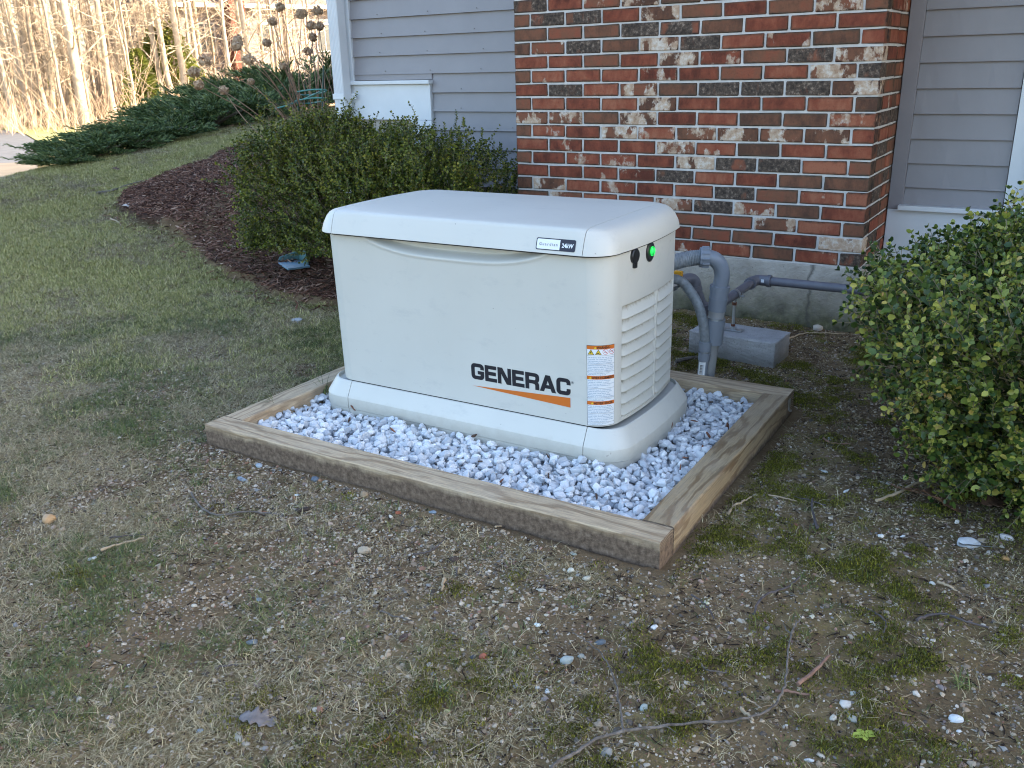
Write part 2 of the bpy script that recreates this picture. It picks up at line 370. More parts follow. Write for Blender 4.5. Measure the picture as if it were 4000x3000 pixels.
for dct in (FULL, HEAD, CORN):
    for k in dct:
        for me_ in dct[k]: me_.materials.append(BM[k])
CW, CD = 1.8193, .50
mb = MB(); mb.box((.004, .005, -.012), (CW - .005, CD, 5.6)); chim = mb.build('chimney', M_mortar, house)
ROWS = {1: 'drwwbrrbr', 2: 'b' + 'ddrwbrbw' + 'b', 3: 'bbbddbrrr', 4: 'b' + 'wdbwdrmb' + 'r', 5: 'mrbrwmbdw', 6: 'b' + 'mrrmrbrw' + 'd', 7: 'rdmwbdddw', 8: 'b' + 'rrrwrrrr' + 'b',
        9: 'wwbwrrbbm', 10: 'b' + 'mrwmwwww' + 'r', 11: 'rmrrwmbmr', 12: 'b' + 'rmmrwddr' + 'b', 13: 'mrmmdrrbb', 14: 'b' + 'wrmrrdbm' + 'r', 15: 'bwrbwdwbr', 16: 'b' + 'rbmrbbwr' + 'b',
        17: 'rbmrrbbrw', 18: 'b' + 'rbmrmmbm' + 'd'}
rb = random.Random(5)
def put_brick(me, x, y, z, rz=0.0):
    o = bpy.data.objects.new('brick', me); C.objects.link(o); o.parent = chim
    o.location = (x, y + rb.uniform(-.0016, .0016), z + rb.uniform(-.0012, .0012)); o.rotation_euler = (rb.gauss(0, .003), rb.gauss(0, .004), rz + rb.gauss(0, .003))
for row in range(-2, 19):
    z = (18 - row + .5) * PZ; odd = row % 2 != 0
    s = ROWS.get(row) or ''.join(rb.choice('rrbbdmw') for _ in range(9 if odd else 10))
    if odd:
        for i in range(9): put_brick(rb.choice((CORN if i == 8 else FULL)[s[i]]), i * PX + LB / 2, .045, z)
        x0 = .097
    else:
        put_brick(rb.choice(HEAD[s[0]]), .046, .045, z)
        for i in range(8): put_brick(rb.choice(FULL[s[i + 1]]), .1016 + i * PX + LB / 2, .045, z)
        put_brick(rb.choice(HEAD[s[9]]), CW - .046, .045, z)
        x0 = .102
    y = x0 + .004                                                   # the return face, running back to the siding
    k = s[-1]; first = .092 if odd else LB
    ln = [LB, LB] if odd else [LB, .092, .092]
    for L_ in ln:
        if y + L_ > CD + .03: L_ = .092
        put_brick(rb.choice((FULL if L_ > .1 else HEAD)[rb.choice('rrbdbm')]), CW - .045, y + L_ / 2, z, math.pi / 2); y += L_ + .0097
# courses above the picture, joined
mb = MB()
for row in range(-60, -2):
    z = (18 - row + .5) * PZ
    if z > 5.55: continue
    for i in range(9): x = i * PX + (0 if row % 2 else -.1016); mb.box((max(x, 0), 0, z - HB / 2), (min(x + LB, CW), .08, z + HB / 2))
    for j in range(2): mb.box((CW - .08, .09 + j * .2032 + (0 if row % 2 else .10), z - HB / 2), (CW + .0005, min(CD + .02, .09 + j * .2032 + (0 if row % 2 else .10) + LB), z + HB / 2))
o = mb.build('upper_brickwork', BM['r'], house); o['kind'] = 'stuff'
# concrete footing under the chimney
m, t, p = mat('foundation_concrete'); n = N(t); co = n.coord(); z = n.sep(co)[2]
c = n.ramp(n.noise(co, 5, 6, .6), [(.3, (.34, .305, .265)), (.7, (.49, .445, .39))])
zz = n.math('ADD', z, n.math('MULTIPLY', n.math('SUBTRACT', n.noise(co, 7, 6, .65), .5), .30))
c = n.mix(n.ramp(n.math('ADD', zz, .5), [(.20, .95), (.34, .45), (.50, 0)]), c, n.ramp(n.noise(co, 16, 5, .65), [(.35, (.035, .036, .018)), (.6, (.10, .10, .05)), (.72, (.20, .18, .12))]))
crack = n.math('ABSOLUTE', n.math('SUBTRACT', n.math('ADD', n.sep(co)[0], n.math('MULTIPLY', n.noise(co, 9, 5), .09)), 1.655))
c = n.mix(n.ramp(crack, [(.0, .8), (.012, 0)]), c, (.08, .075, .065))
c = n.mix(n.ramp(n.noise(co, 120, 3), [(.26, .6), (.34, 0)]), c, (.1, .095, .085))
n.link(c, p.inputs['Base Color']); p.inputs['Roughness'].default_value = .95; p.inputs['Specular IOR Level'].default_value = .2
b1 = n.bump(n.noise(co, 34, 6, .7), .6, .02); n.bump(n.noise(co, 150, 4, .7), .4, .004, p, b1)
M_found = m
mb = MB(); mb.box((-.012, -.006, -.8), (CW + .008, CD, -.003)); mb.build('chimney_footing', M_found, house, bevel=.006)
# main body of the house (walls up to the eaves, roof)
mb = MB(); mb.box((-1.60, CD + .03, .12), (12, 14.5, 5.6)); mb.build('wall', M_siding, house)
mb = MB(); mb.box((-1.58, CD + .045, -1.2), (11.98, 14.45, .1199)); mb.build('foundation', M_found, house)
mb = MB(); mb.add([(-2.0, .05, 5.5), (12.4, .05, 5.5), (12.4, 14.9, 5.5), (-2.0, 14.9, 5.5), (-2.0, 7.5, 8.4), (12.4, 7.5, 8.4)], [(0, 1, 5, 4), (2, 3, 4, 5), (3, 0, 4), (1, 2, 5), (0, 3, 2, 1)])
mb.build('roof', simple('roof_shingle', (.08, .075, .07), .9, .2, 5, .4, 60), house)
# clapboards
sid = empty('siding_wall', (0, 0, 0)); sid.parent = house
def clapboard(x0, x1, zb, h=.118, zt=None):
    r = np.random.default_rng(int(abs(zb * 1000) + x0 * 10)); k = 14; xs = np.linspace(x0, x1, k); V = []
    zt = zb + h if zt is None else zt
    for x in xs:
        b = r.normal(0, .0009)
        V += [(x, CD - .019 + b, zb), (x, CD - .017 + b, zb + .004), (x, CD + .0 , zt), (x, CD + .012, zt), (x, CD + .012, zb)]
    F = []
    for i in range(k - 1):
        for j in range(5): F.append((i * 5 + j, (i + 1) * 5 + j, (i + 1) * 5 + (j + 1) % 5, i * 5 + (j + 1) % 5))
    F += [tuple(range(4, -1, -1)), tuple((k - 1) * 5 + j for j in range(5))]
    me = mesh_np('siding_board', np.array(V), [f[::-1] for f in F]); return link('siding_board', me, sid, M_siding)
for k in range(-6, 9):
    zb = 1.0935 - .1121 * k
    if zb > .82: clapboard(-1.545, -.004, zb)
    elif zb > .72: clapboard(-.915, -.004, zb); mb = MB().box((-1.545, CD - .012, .835), (-.915, CD + .01, .873)).build('siding_board', M_siding, sid)
    elif zb > .1: clapboard(-.915, -.004, zb)
    if zb > .19: clapboard(1.889, 2.314, zb if zb > .25 else .226, zt=zb + .118)
mb = MB().box((1.8225, CD - .024, .2035), (1.888, CD + .03, 3.4)); mb.build('corner_board', M_trimg, house, bevel=.002)
mb = MB().box((-1.632, CD - .026, -.1), (-1.546, CD + .03, 5.4)); mb.build('corner_board', M_white, house, bevel=.003)
# white cap and apron of the boxed basement opening on the left
tr = empty('basement_surround', (0, 0, 0)); tr.parent = house
MB().box((-1.66, CD - .052, .809), (-.912, CD + .01, .832)).build('cap', M_white, tr, bevel=.003)
MB().box((-1.545, CD - .030, .592), (-.921, CD + .01, .808)).build('apron_board', M_white, tr, bevel=.003)
MB().box((-1.083, CD - .031, .05), (-.922, CD + .01, .5905)).build('side_board', M_white, tr, bevel=.003)
MB().box((-1.545, CD - .002, .05), (-1.085, CD + .02, .5915)).build('concrete_panel', M_found, tr)
MB().box((-1.545, CD - .018, .05), (-1.515, CD - .0025, .591)).build('side_board', M_white, tr)
# white water table, sill and door casing on the right
MB().box((1.873, CD - .055, .203), (2.318, CD + .01, .2265)).build('sill', M_white, house, bevel=.003)
MB().box((1.8225, CD - .022, -.05), (2.40, CD + .01, .2025)).build('water_table', M_white, house, bevel=.003)
MB().box((2.3185, CD - .032, .2027), (2.392, CD + .02, 3.4)).build('door_casing', M_white, house, bevel=.002)
MB().box((2.394, CD - .060, -.05), (2.50, CD + .02, 3.4)).build('door_casing', M_white, house, bevel=.004)
MB().box((2.501, CD - .02, .0), (3.4, CD + .02, 2.3)).build('door', simple('pale_door_paint', (.55, .58, .62), .4), house, bevel=.004)
MB().box((1.95, -1.35, 2.20), (5.6, .498, 2.36)).build('unseen_shade_roof', M_white, house, bevel=.004)  # unseen overhang, added to darken the siding and shrub on the right
MB().box((5.35, -1.30, -.4), (5.5, -1.15, 2.20)).build('unseen_roof_post', M_white, house, bevel=.004)  # out of view, carries the added overhang
# downspout
dsp = empty('downspout', (0, 0, 0)); dsp.parent = house
prof = []
W0, W1, D0, D1 = -1.640, -1.554, .375, .448
for i in range(19):
    x = W0 + .006 + (W1 - W0 - .012) * i / 18; prof.append((x, D0 + (.004 if i % 3 == 1 else 0)))
P2 = [(W0, D0 + .006)] + prof + [(W1, D0 + .006), (W1, D1), (W0, D1)]
V = [(x, y, z) for z in (-.05, 5.4) for x, y in P2]; k = len(P2)
link('pipe', mesh_np('pipe', V, [(j, (j + 1) % k, k + (j + 1) % k, k + j) for j in range(k)] + [tuple(range(k - 1, -1, -1)), tuple(range(k, 2 * k))]), dsp, M_white)
MB().box((W0 - .006, D0 - .006, .722), (W1 + .006, D0 - .001, .757)).box((W0 - .006, D0 - .006, .722), (W0 - .001, D1, .757)).box((W1 + .001, D0 - .001, .722), (W1 + .006, CD - .054, .757)).box((W1 + .001, CD - .060, .722), (W1 + .045, CD - .054, .757)).build('strap', M_white, dsp, bevel=.0015)
MB().box((W0 + .03, D1 + .001, 1.9), (W1 - .01, CD - .027, 2.0)).build('bracket', M_white, dsp)
# nail heads on the boards
mb = MB()
rn = random.Random(3)
for k in range(-1, 8):
    zb = 1.0935 - .1121 * k
    for x in ([-1.3, -.92, -.55, -.18] if zb > .8 else [-.7, -.3]): x += rn.uniform(-.03, .03); mb.tube([(x, CD - .0195, zb + .02), (x, CD - .0165, zb + .02)], .0028, 6)
mb.build('nail_head', simple('rusty_nail', (.12, .09, .08), .6), sid)

# ------------------------------------------------------------------ generator
GO = (0.4856, -1.9636, -0.2581); GA = 0.02433; SM = .951
m, t, p = mat('bisque_plastic'); n = N(t); co = n.coord()
c = n.ramp(n.noise(co, 3, 4), [(.3, (.535, .525, .480)), (.7, (.570, .560, .515))])
sm = n.noise(n.mapping(co, (2.2, 5, 5)), 4.5, 6, .72)                              # faint grime on the lid and smears
c = n.mix(n.ramp(sm, [(.56, 0), (.70, .30)]), c, (.40, .40, .39))
c = n.mix(n.ramp(n.noise(co, 46, 2), [(.755, 0), (.775, .55)]), c, (.14, .12, .10))
zz = n.math('ADD', n.sep(co)[2], n.math('MULTIPLY', n.math('SUBTRACT', n.noise(co, 30, 5, .7), .5), .05))
c = n.mix(n.ramp(zz, [(.012, .42), (.05, 0)]), c, (.33, .29, .22))                 # splashed soil along the foot
n.link(c, p.inputs['Base Color']); p.inputs['Roughness'].default_value = .42; p.inputs['Specular IOR Level'].default_value = .45
n.bump(n.noise(co, 240, 3, .6), .12, .001, p); M_gen = m
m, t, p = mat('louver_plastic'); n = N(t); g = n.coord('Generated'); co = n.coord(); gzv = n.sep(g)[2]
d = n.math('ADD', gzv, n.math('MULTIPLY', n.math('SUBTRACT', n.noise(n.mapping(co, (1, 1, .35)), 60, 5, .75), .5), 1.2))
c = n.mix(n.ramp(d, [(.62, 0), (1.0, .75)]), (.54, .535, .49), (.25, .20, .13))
n.link(c, p.inputs['Base Color']); p.inputs['Roughness'].default_value = .5; M_louv = m
M_black = simple('black_plastic', (.014, .014, .016), .35, .05)
M_gap = simple('dark_gap', (.02, .02, .02), .8, .05)
M_ink = simple('black_ink', (.008, .008, .014), .45, .02); M_orange = simple('orange_ink', (.56, .135, .012), .45, .03)
M_blue = simple('blue_ink', (.02, .13, .26), .5, .02); M_lab = simple('label_white', (.72, .74, .76), .35, .02); M_yel = simple('yellow_ink', (.70, .50, .03), .4, .02)
M_red = simple('red_ink', (.55, .05, .06), .4, .02); M_badge = simple('badge_dark', (.014, .014, .030), .6, .02)
gen = empty('standby_generator', GO, GA, 'pale bisque standby generator enclosure standing on white stones in the timber frame', 'generator')

def ring(x0, x1, y0, y1, r, b, nc=8, nb=12, nf=18):
    """plan outline, counter-clockwise from the front seam side: front edge, right end with a slight bulge, back, left end"""
    P = []
    for i in range(nf + 1): P.append((x0 + r + (x1 - x0 - 2 * r) * i / nf, y0))
    for i in range(1, nc + 1): a = -math.pi / 2 + math.pi / 2 * i / nc; P.append((x1 - r + r * math.cos(a), y0 + r + r * math.sin(a)))
    for i in range(1, nb): u = i / nb; P.append((x1 + b * (1 - (2 * u - 1) ** 2), y0 + r + (y1 - y0 - 2 * r) * u))
    for i in range(0, nc + 1): a = math.pi / 2 * i / nc; P.append((x1 - r + r * math.cos(a), y1 - r + r * math.sin(a)))
    for i in range(1, nf): P.append((x1 - r - (x1 - x0 - 2 * r) * i / nf, y1))
    for i in range(0, nc + 1): a = math.pi / 2 + math.pi / 2 * i / nc; P.append((x0 + r + r * math.cos(a), y1 - r + r * math.sin(a)))
    for i in range(1, nb): u = 1 - i / nb; P.append((x0 - b * (1 - (2 * u - 1) ** 2), y0 + r + (y1 - y0 - 2 * r) * u))
    for i in range(0, nc): a = math.pi + math.pi / 2 * i / nc; P.append((x0 + r + r * math.cos(a), y0 + r + r * math.sin(a)))
    return np.array(P)
def loft(prof, X0, X1, Y0, Y1, R, B, captop=True, capbot=False):
    V = []; k = None
    for (z, fi, ei, rr) in prof:
        P = ring(X0 + ei, X1 - ei, Y0 + fi, Y1 - fi, max(.01, R + rr), B); k = len(P); V.append(np.c_[P, np.full(k, z)])
    m_ = len(V); V = np.concatenate(V); F = []
    for i in range(m_ - 1):
        for j in range(k): j2 = (j + 1) % k; F.append((i * k + j, i * k + j2, (i + 1) * k + j2, (i + 1) * k + j))
    if captop: F.append(tuple((m_ - 1) * k + j for j in range(k)))
    if capbot: F.append(tuple(range(k - 1, -1, -1)))
    return V, F
def split3(name, V, F, names, gap=.0012, sharp=.7):
    """cut a lofted body across the two seams into left end, centre, right end"""
    out = []
    for nm, lo, hi in ((names[0], None, 0), (names[1], 0, SM), (names[0], SM, None)):
        bm = bmesh.new(); bm.from_mesh(mesh_np('tmp', V, F))
        for cut, sgn in ((lo, 1), (hi, -1)):
            if cut is None: continue
            g = bm.verts[:] + bm.edges[:] + bm.faces[:]
            r_ = bmesh.ops.bisect_plane(bm, geom=g, plane_co=(cut + sgn * gap, 0, 0), plane_no=(-sgn, 0, 0), clear_outer=True)
            ed = [e for e in r_['geom_cut'] if isinstance(e, bmesh.types.BMEdge)]
            ex = bmesh.ops.extrude_edge_only(bm, edges=ed)                      # a small return at the seam, for thickness
            for v in ex['geom']:
                if isinstance(v, bmesh.types.BMVert): v.co.y += (.305 - v.co.y) * .03; v.co.z -= .006
        me = bpy.data.meshes.new(nm); bm.to_mesh(me); bm.free()
        me.polygons.foreach_set('use_smooth', np.ones(len(me.polygons), bool)); mark_sharp(me, sharp)
        out.append(link(nm, me, gen, M_gen))
    return out
# base skirt
V, F = loft([(-.02, .0, .0, 0), (0, .003, .003, 0), (.003, 0, 0, 0), (.042, .001, .001, 0), (.047, .003, .003, 0), (.091, .027, .029, -.015), (.0955, .030, .032, -.015), (.0975, .034, .036, -.015), (.085, .036, .038, -.02), (.085, .062, .064, -.02)], -.146, 1.088, .002, .625, .095, .012, True)
split3('base', V, F, ('base_end', 'base_front'), sharp=.33)
# inner core coloured near black, standing in for the shade in the seams
V, F = loft([(0.02, 0, 0, 0), (.70, 0, 0, 0)], -.060, 1.000, .052, .565, .07, .008); link('seam_dark_core', mesh_np('seam_dark_core', V, F), gen, M_gap)
# body walls: outline of the right end (and its mirror) as a curve by arc length
BX0, BX1, BY0, BY1, BR, BB = -.078, 1.026, .020, .602, .082, .016
RB = ring(BX0, BX1, BY0, BY1, BR, BB, nc=10, nb=30, nf=2)
_e = [q for q in RB if q[0] >= BX1 - BR - 1e-6]
endc = [np.array([SM, BY0])] + [q for q in _e] + [np.array([SM, BY1])]
endc = np.array(sorted({(round(a, 6), round(b, 6)) for a, b in endc}, key=lambda q: (math.atan2(q[1] - .311, q[0] - .90))))
endc = endc[np.argsort(np.arctan2(endc[:, 1] - .311, endc[:, 0] - .80))]
ES = np.r_[0, np.cumsum(np.linalg.norm(np.diff(endc, axis=0), axis=1))]; EL = ES[-1]
def endp(s):
    s = np.asarray(s, float); x = np.interp(s, ES, endc[:, 0]); y = np.interp(s, ES, endc[:, 1]); e = .012
    tx = np.interp(s + e, ES, endc[:, 0]) - np.interp(s - e, ES, endc[:, 0]); ty = np.interp(s + e, ES, endc[:, 1]) - np.interp(s - e, ES, endc[:, 1]); l = np.hypot(tx, ty) + 1e-9
    return x, y, ty / l, -tx / l                                             # position and outward normal
def s_of_y(yy):
    ss = np.linspace(0, EL, 2000); x, y, _, _ = endp(ss); ok = x > 1.0; return ss[ok][np.argmin(abs(y[ok] - yy))]
ZB0, ZB1 = .101, .672
LZ0, NL, LH = .118, 9, .0393
cols = [(s_of_y(.108), s_of_y(.348)), (s_of_y(.358), s_of_y(.540))]
def louvre_depth(S, Z):
    D = np.zeros_like(S)
    for a, b in cols:
        D = np.maximum(D, sstep(a - .001, a + .010, S) * sstep(b + .001, b - .010, S))
    return D * sstep(LZ0 - .006, LZ0 + .001, Z) * sstep(LZ0 + NL * LH + .002, LZ0 + NL * LH - .002, Z)
def grid_mesh(name, S, Z, fn, flip=False):
    SS, ZZ = np.meshgrid(S, Z, indexing='ij'); V = fn(SS, ZZ).reshape(-1, 3); a, b = SS.shape; I = np.arange(a * b).reshape(a, b)
    F = np.stack([I[:-1, :-1], I[1:, :-1], I[1:, 1:], I[:-1, 1:]], -1).reshape(-1, 4)
    return mesh_np(name, V, F[:, ::-1].copy() if flip else F, smooth=True)
Ss = np.unique(np.r_[np.linspace(.0012, EL - .0012, 90), *[np.linspace(a - .004, a + .014, 8) for a, _ in cols], *[np.linspace(b - .014, b + .004, 8) for _, b in cols]])
Zs = np.unique(np.r_[np.linspace(ZB0, ZB1, 40), np.linspace(LZ0 - .008, LZ0 + .004, 6), np.linspace(LZ0 + NL * LH - .004, LZ0 + NL * LH + .004, 5)])
def fend(S, Z): x, y, nx, ny = endp(S); d = .024 * louvre_depth(S, Z); return np.stack([x - nx * d, y - ny * d, Z], -1)
endR = link('end_panel', grid_mesh('end_panel', Ss, Zs, fend), gen, M_gen)
def fendL(S, Z): x, y, nx, ny = endp(S); return np.stack([SM - x, y, Z], -1)
link('end_panel', grid_mesh('end_panel', np.linspace(.0012, EL - .0012, 60), np.linspace(ZB0, ZB1, 12), fendL, True), gen, M_gen)
for a, b in cols:                                                            # nine louvre blades in each of two columns
    for i in range(NL):
        z0 = LZ0 + i * LH
        S = np.linspace(a + .0015, b - .0015, 18); U = np.array([-.10, 0, .06, .3, .55, .8, .97])
        def fl(SS, UU):
            x, y, nx, ny = endp(SS); e = sstep(a, a + .012, SS) * sstep(b, b - .016, SS)
            out = np.where(UU < 0, -.012, .0045 - .0215 * np.clip(UU, 0, 1) ** 1.1) ; out = np.where(e < 1, out * (.15 + .85 * e) - .004 * (1 - e), out)
            Z = z0 + LH * np.maximum(UU, 0) + (UU < 0) * .003
            return np.stack([x + nx * out, y + ny * out, Z], -1)
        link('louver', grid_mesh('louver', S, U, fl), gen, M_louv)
# front door panel with the curved hand recess under the lid
XF = np.linspace(.0014, SM - .0014, 150); ZF = np.unique(np.r_[np.linspace(ZB0, .56, 14), np.linspace(.56, .672, 60)])
def arcz(x): u = np.clip((x - .085) / (.855 - .085), 0, 1); return .652 - .062 * (1 - abs(2 * u - 1) ** 3.2)
def ffront(X, Z):
    a = arcz(X); d = sstep(a - .002, a + .020, Z) * .030 * sstep(.05, .16, X) * sstep(.90, .78, X)
    lip = .0035 * np.exp(-((Z - a + .006) / .006) ** 2) * sstep(.05, .16, X) * sstep(.90, .78, X)
    return np.stack([X, BY0 + d - lip + 0 * Z, Z], -1)
link('front_panel', grid_mesh('front_panel', XF, ZF, ffront), gen, M_gen)
mb = MB(); mb.add([(.0014, BY1, ZB0), (SM - .0014, BY1, ZB0), (SM - .0014, BY1, ZB1), (.0014, BY1, ZB1), (.0014, BY1 - .01, ZB0), (SM - .0014, BY1 - .01, ZB0), (SM - .0014, BY1 - .01, ZB1), (.0014, BY1 - .01, ZB1)], [(1, 0, 3, 2), (4, 5, 6, 7), (0, 1, 5, 4), (2, 3, 7, 6)])
mb.build('back_panel', M_gen, gen)
# lid
LP = [(.6435, .014, .014, 0), (.6405, .002, .003, 0), (.6415, .0, .0, 0), (.650, .0025, .0005, 0), (.668, .0085, .003, 0), (.690, .0158, .012, 0), (.704, .0205, .026, -.005), (.7105, .0235, .040, -.01), (.7140, .0285, .055, -.015), (.7155, .035, .070, -.02), (.7175, .06, .11, -.03), (.720, .16, .22, -.05), (.7215, .24, .33, -.06)]
V, F = loft(LP, -.092, 1.036, -.006, .622, .092, .014, True)
V[:, 2] += 0
split3('lid', V, F, ('lid_end', 'lid_top'), gap=.0010, sharp=.75)
V, F = loft([(q[0] - .004, q[1] + .004, q[2] + .004, q[3]) for q in LP[1:]], -.092, 1.036, -.006, .622, .092, .014, True); link('lid_dark_core', mesh_np('lid_dark_core', V, F, True), gen, M_gap)  # near-black copy of the lid inside it, painting its seams as shaded gaps

# lettering helpers -------------------------------------------------
def curve_mesh(name, polys, d=0.0):
    """filled 2d outlines (holes allowed) -> mesh in xy"""
    cu = bpy.data.curves.new(name, 'CURVE'); cu.dimensions = '2D'; cu.fill_mode = 'BOTH'; cu.offset = d
    for P in polys:
        s = cu.splines.new('POLY'); s.points.add(len(P) - 1)
        for q, (x, y) in zip(s.points, P): q.co = (x, y, 0, 1)
        s.use_cyclic_u = True
    return _tomesh(name, cu)
def _tomesh(name, cu):
    o = bpy.data.objects.new(name, cu); C.objects.link(o); bpy.context.view_layer.update()
    dg = bpy.context.evaluated_depsgraph_get(); me = bpy.data.meshes.new_from_object(o.evaluated_get(dg)); me.name = name
    bpy.data.objects.remove(o); bpy.data.curves.remove(cu); return me
def text_mesh(s, size, xscale=1, bold=0, align='LEFT', spacing=1.0, line=1.0, width=0):
    cu = bpy.data.curves.new('t', 'FONT'); cu.body = s; cu.size = size; cu.align_x = align; cu.space_character = spacing; cu.space_line = line; cu.offset = bold; cu.resolution_u = 2
    me = _tomesh('lettering', cu)
    if xscale != 1:
        for v in me.vertices: v.co.x *= xscale
    return me
def warp(me, fn):
    co = np.empty(len(me.vertices) * 3, np.float32); me.vertices.foreach_get('co', co); co = co.reshape(-1, 3)
    me.vertices.foreach_set('co', fn(co[:, 0], co[:, 1]).astype(np.float32).ravel()); me.update(); return me
def rrect(x0, y0, x1, y1, rs, k=5):
    """rounded rectangle, rs = radii at (x0y0, x1y0, x1y1, x0y1)"""
    P = []
    for (cx, cy, a0), r in zip(((x0, y0, math.pi), (x1, y0, 1.5 * math.pi), (x1, y1, 0), (x0, y1, .5 * math.pi)), rs):
        ox = cx + (r if cx == x0 else -r); oy = cy + (r if cy == y0 else -r)
        if r <= 0: P.append((cx, cy)); continue
        for i in range(k + 1): a = a0 + math.pi / 2 * i / k; P.append((ox + r * math.cos(a), oy + r * math.sin(a)))
    return P
# wide block letters, unit height 1
W_ = .86; S_ = .20
def L_C():
    o = rrect(0, 0, W_, 1, (.24,) * 4); i = rrect(S_, .19, W_ - S_, .81, (.09,) * 4)
    # open outline: outer then inner, with the mouth between y .36 and .66
    top = []; 
    return [[(W_, .36), (W_, .24)] + [(W_ - .24 + .24 * math.cos(a), .24 + .24 * math.sin(a)) for a in np.linspace(0, -math.pi / 2, 6)] + [(.24 + .24 * math.cos(a), .24 + .24 * math.sin(a)) for a in np.linspace(-math.pi / 2, -math.pi, 6)]
            + [(.24 + .24 * math.cos(a), .76 + .24 * math.sin(a)) for a in np.linspace(math.pi, math.pi / 2, 6)] + [(W_ - .24 + .24 * math.cos(a), .76 + .24 * math.sin(a)) for a in np.linspace(math.pi / 2, 0, 6)] + [(W_, .66), (W_ - S_, .66), (W_ - S_, .72)]
            + [(W_ - S_ - .08 + .08 * math.cos(a), .73 + .08 * math.sin(a)) for a in np.linspace(0, math.pi / 2, 4)] + [(S_ + .08 + .08 * math.cos(a), .73 + .08 * math.sin(a)) for a in np.linspace(math.pi / 2, math.pi, 4)]
            + [(S_ + .08 + .08 * math.cos(a), .27 + .08 * math.sin(a)) for a in np.linspace(math.pi, 1.5 * math.pi, 4)] + [(W_ - S_ - .08 + .08 * math.cos(a), .27 + .08 * math.sin(a)) for a in np.linspace(-math.pi / 2, 0, 4)] + [(W_ - S_, .36)]]
def L_G():
    P = L_C()[0]; P = P[:-1]
    return [[(W_, .52)] + P[1:] + [(W_ - S_, .35), (.46, .35), (.46, .52)]]
def L_E(): return [[(0, 0), (.78, 0), (.78, .185), (S_, .185), (S_, .415), (.72, .415), (.72, .60), (S_, .60), (S_, .815), (.76, .815), (.76, 1), (0, 1)]]
def L_N(): return [[(0, 0), (.19, 0), (.19, .72), (.60, 0), (.88, 0), (.88, 1), (.69, 1), (.69, .29), (.29, 1), (0, 1)]]
def L_R(): return [[(0, 0), (S_, 0), (S_, .37), (.50, .37), (.62, .34), (.66, .25), (.66, 0), (.87, 0), (.87, .28), (.84, .39), (.76, .46), (.84, .53), (.88, .64), (.88, .78), (.85, .90), (.78, .97), (.66, 1), (0, 1)], [(S_, .55), (.60, .55), (.67, .60), (.68, .74), (.66, .80), (.60, .82), (S_, .82)]]
def L_A(): return [[(-.03, 0), (.19, 0), (.27, .21), (.66, .21), (.74, 0), (.97, 0), (.60, 1), (.34, 1)], [(.34, .38), (.60, .38), (.47, .76)]]
polys = []; xo = 0
LW = {'G': .86, 'E': .78, 'N': .88, 'R': .88, 'A': .94, 'C': .86}
word = 'GENERAC'; tot = sum(LW[c_] for c_ in word) + .12 * 6; 
for ch in word:
    for P in {'G': L_G, 'E': L_E, 'N': L_N, 'R': L_R, 'A': L_A, 'C': L_C}[ch](): polys.append([(x + xo, y) for x, y in P])
    xo += LW[ch] + .12
X0, X1, Z0, Z1 = .5275, .8925, .1925, .2455
me = curve_mesh('brand_lettering', polys, .028); warp(me, lambda x, y: np.stack([X0 + x / tot * (X1 - X0), 0 * x + BY0 - .0007, Z0 + y * (Z1 - Z0)], -1)); link('brand_lettering', me, gen, M_ink)
me = curve_mesh('orange_wedge', [[(0, 1), (1, .0), (1, .475)]]) if False else None
mb = MB().add([(X0, BY0 - .0007, .1665), (X1, BY0 - .0007, .152), (X1, BY0 - .0007, .1845)], [(0, 1, 2)]); mb.build('orange_wedge', M_orange, gen)
me = text_mesh('R', .0065, bold=.0001, align='CENTER'); warp(me, lambda x, y: np.stack([.9005 + x, 0 * x + BY0 - .0007, .2345 + y], -1)); link('registered_mark', me, gen, M_ink)
me = curve_mesh('mark_ring', [[(.0042 * math.cos(a), .0042 * math.sin(a)) for a in np.linspace(0, 2 * math.pi, 24)[:-1]], [(.0036 * math.cos(a), .0036 * math.sin(a)) for a in np.linspace(0, 2 * math.pi, 24)[:-1]]]); warp(me, lambda x, y: np.stack([.9005 + x, 0 * x + BY0 - .0007, .2367 + y], -1)); link('registered_mark', me, gen, M_ink)
# badge on the lid (the lid face leans back a little)
def lidface(x, z, off): yy = np.interp(z, [.6415, .650, .668, .690, .704], [-.006, -.0035, .0025, .0098, .0145]); return np.stack([x, yy - off, z], -1)
badge = link('badge', warp(curve_mesh('badge', [rrect(.797, .6505, .927, .6840, (.005,) * 4)]), lambda x, y: lidface(x, y, .0012)), gen, M_badge)
link('badge_window', warp(curve_mesh('badge_window', [rrect(.800, .6532, .8765, .6812, (.004, .0005, .0005, .004))]), lambda x, y: lidface(x, y, .0018)), badge, M_lab)
link('badge_lettering', warp(text_mesh('Guardian', .0125, spacing=1.45, align='CENTER'), lambda x, y: lidface(.8385 + x * .93, .6632 + y, .0024)), badge, M_ink)
link('badge_lettering', warp(text_mesh('24kW', .0165, bold=.00045, align='CENTER', spacing=.95), lambda x, y: lidface(.9015 + x * .92, .6612 + y, .0018)), badge, M_lab)
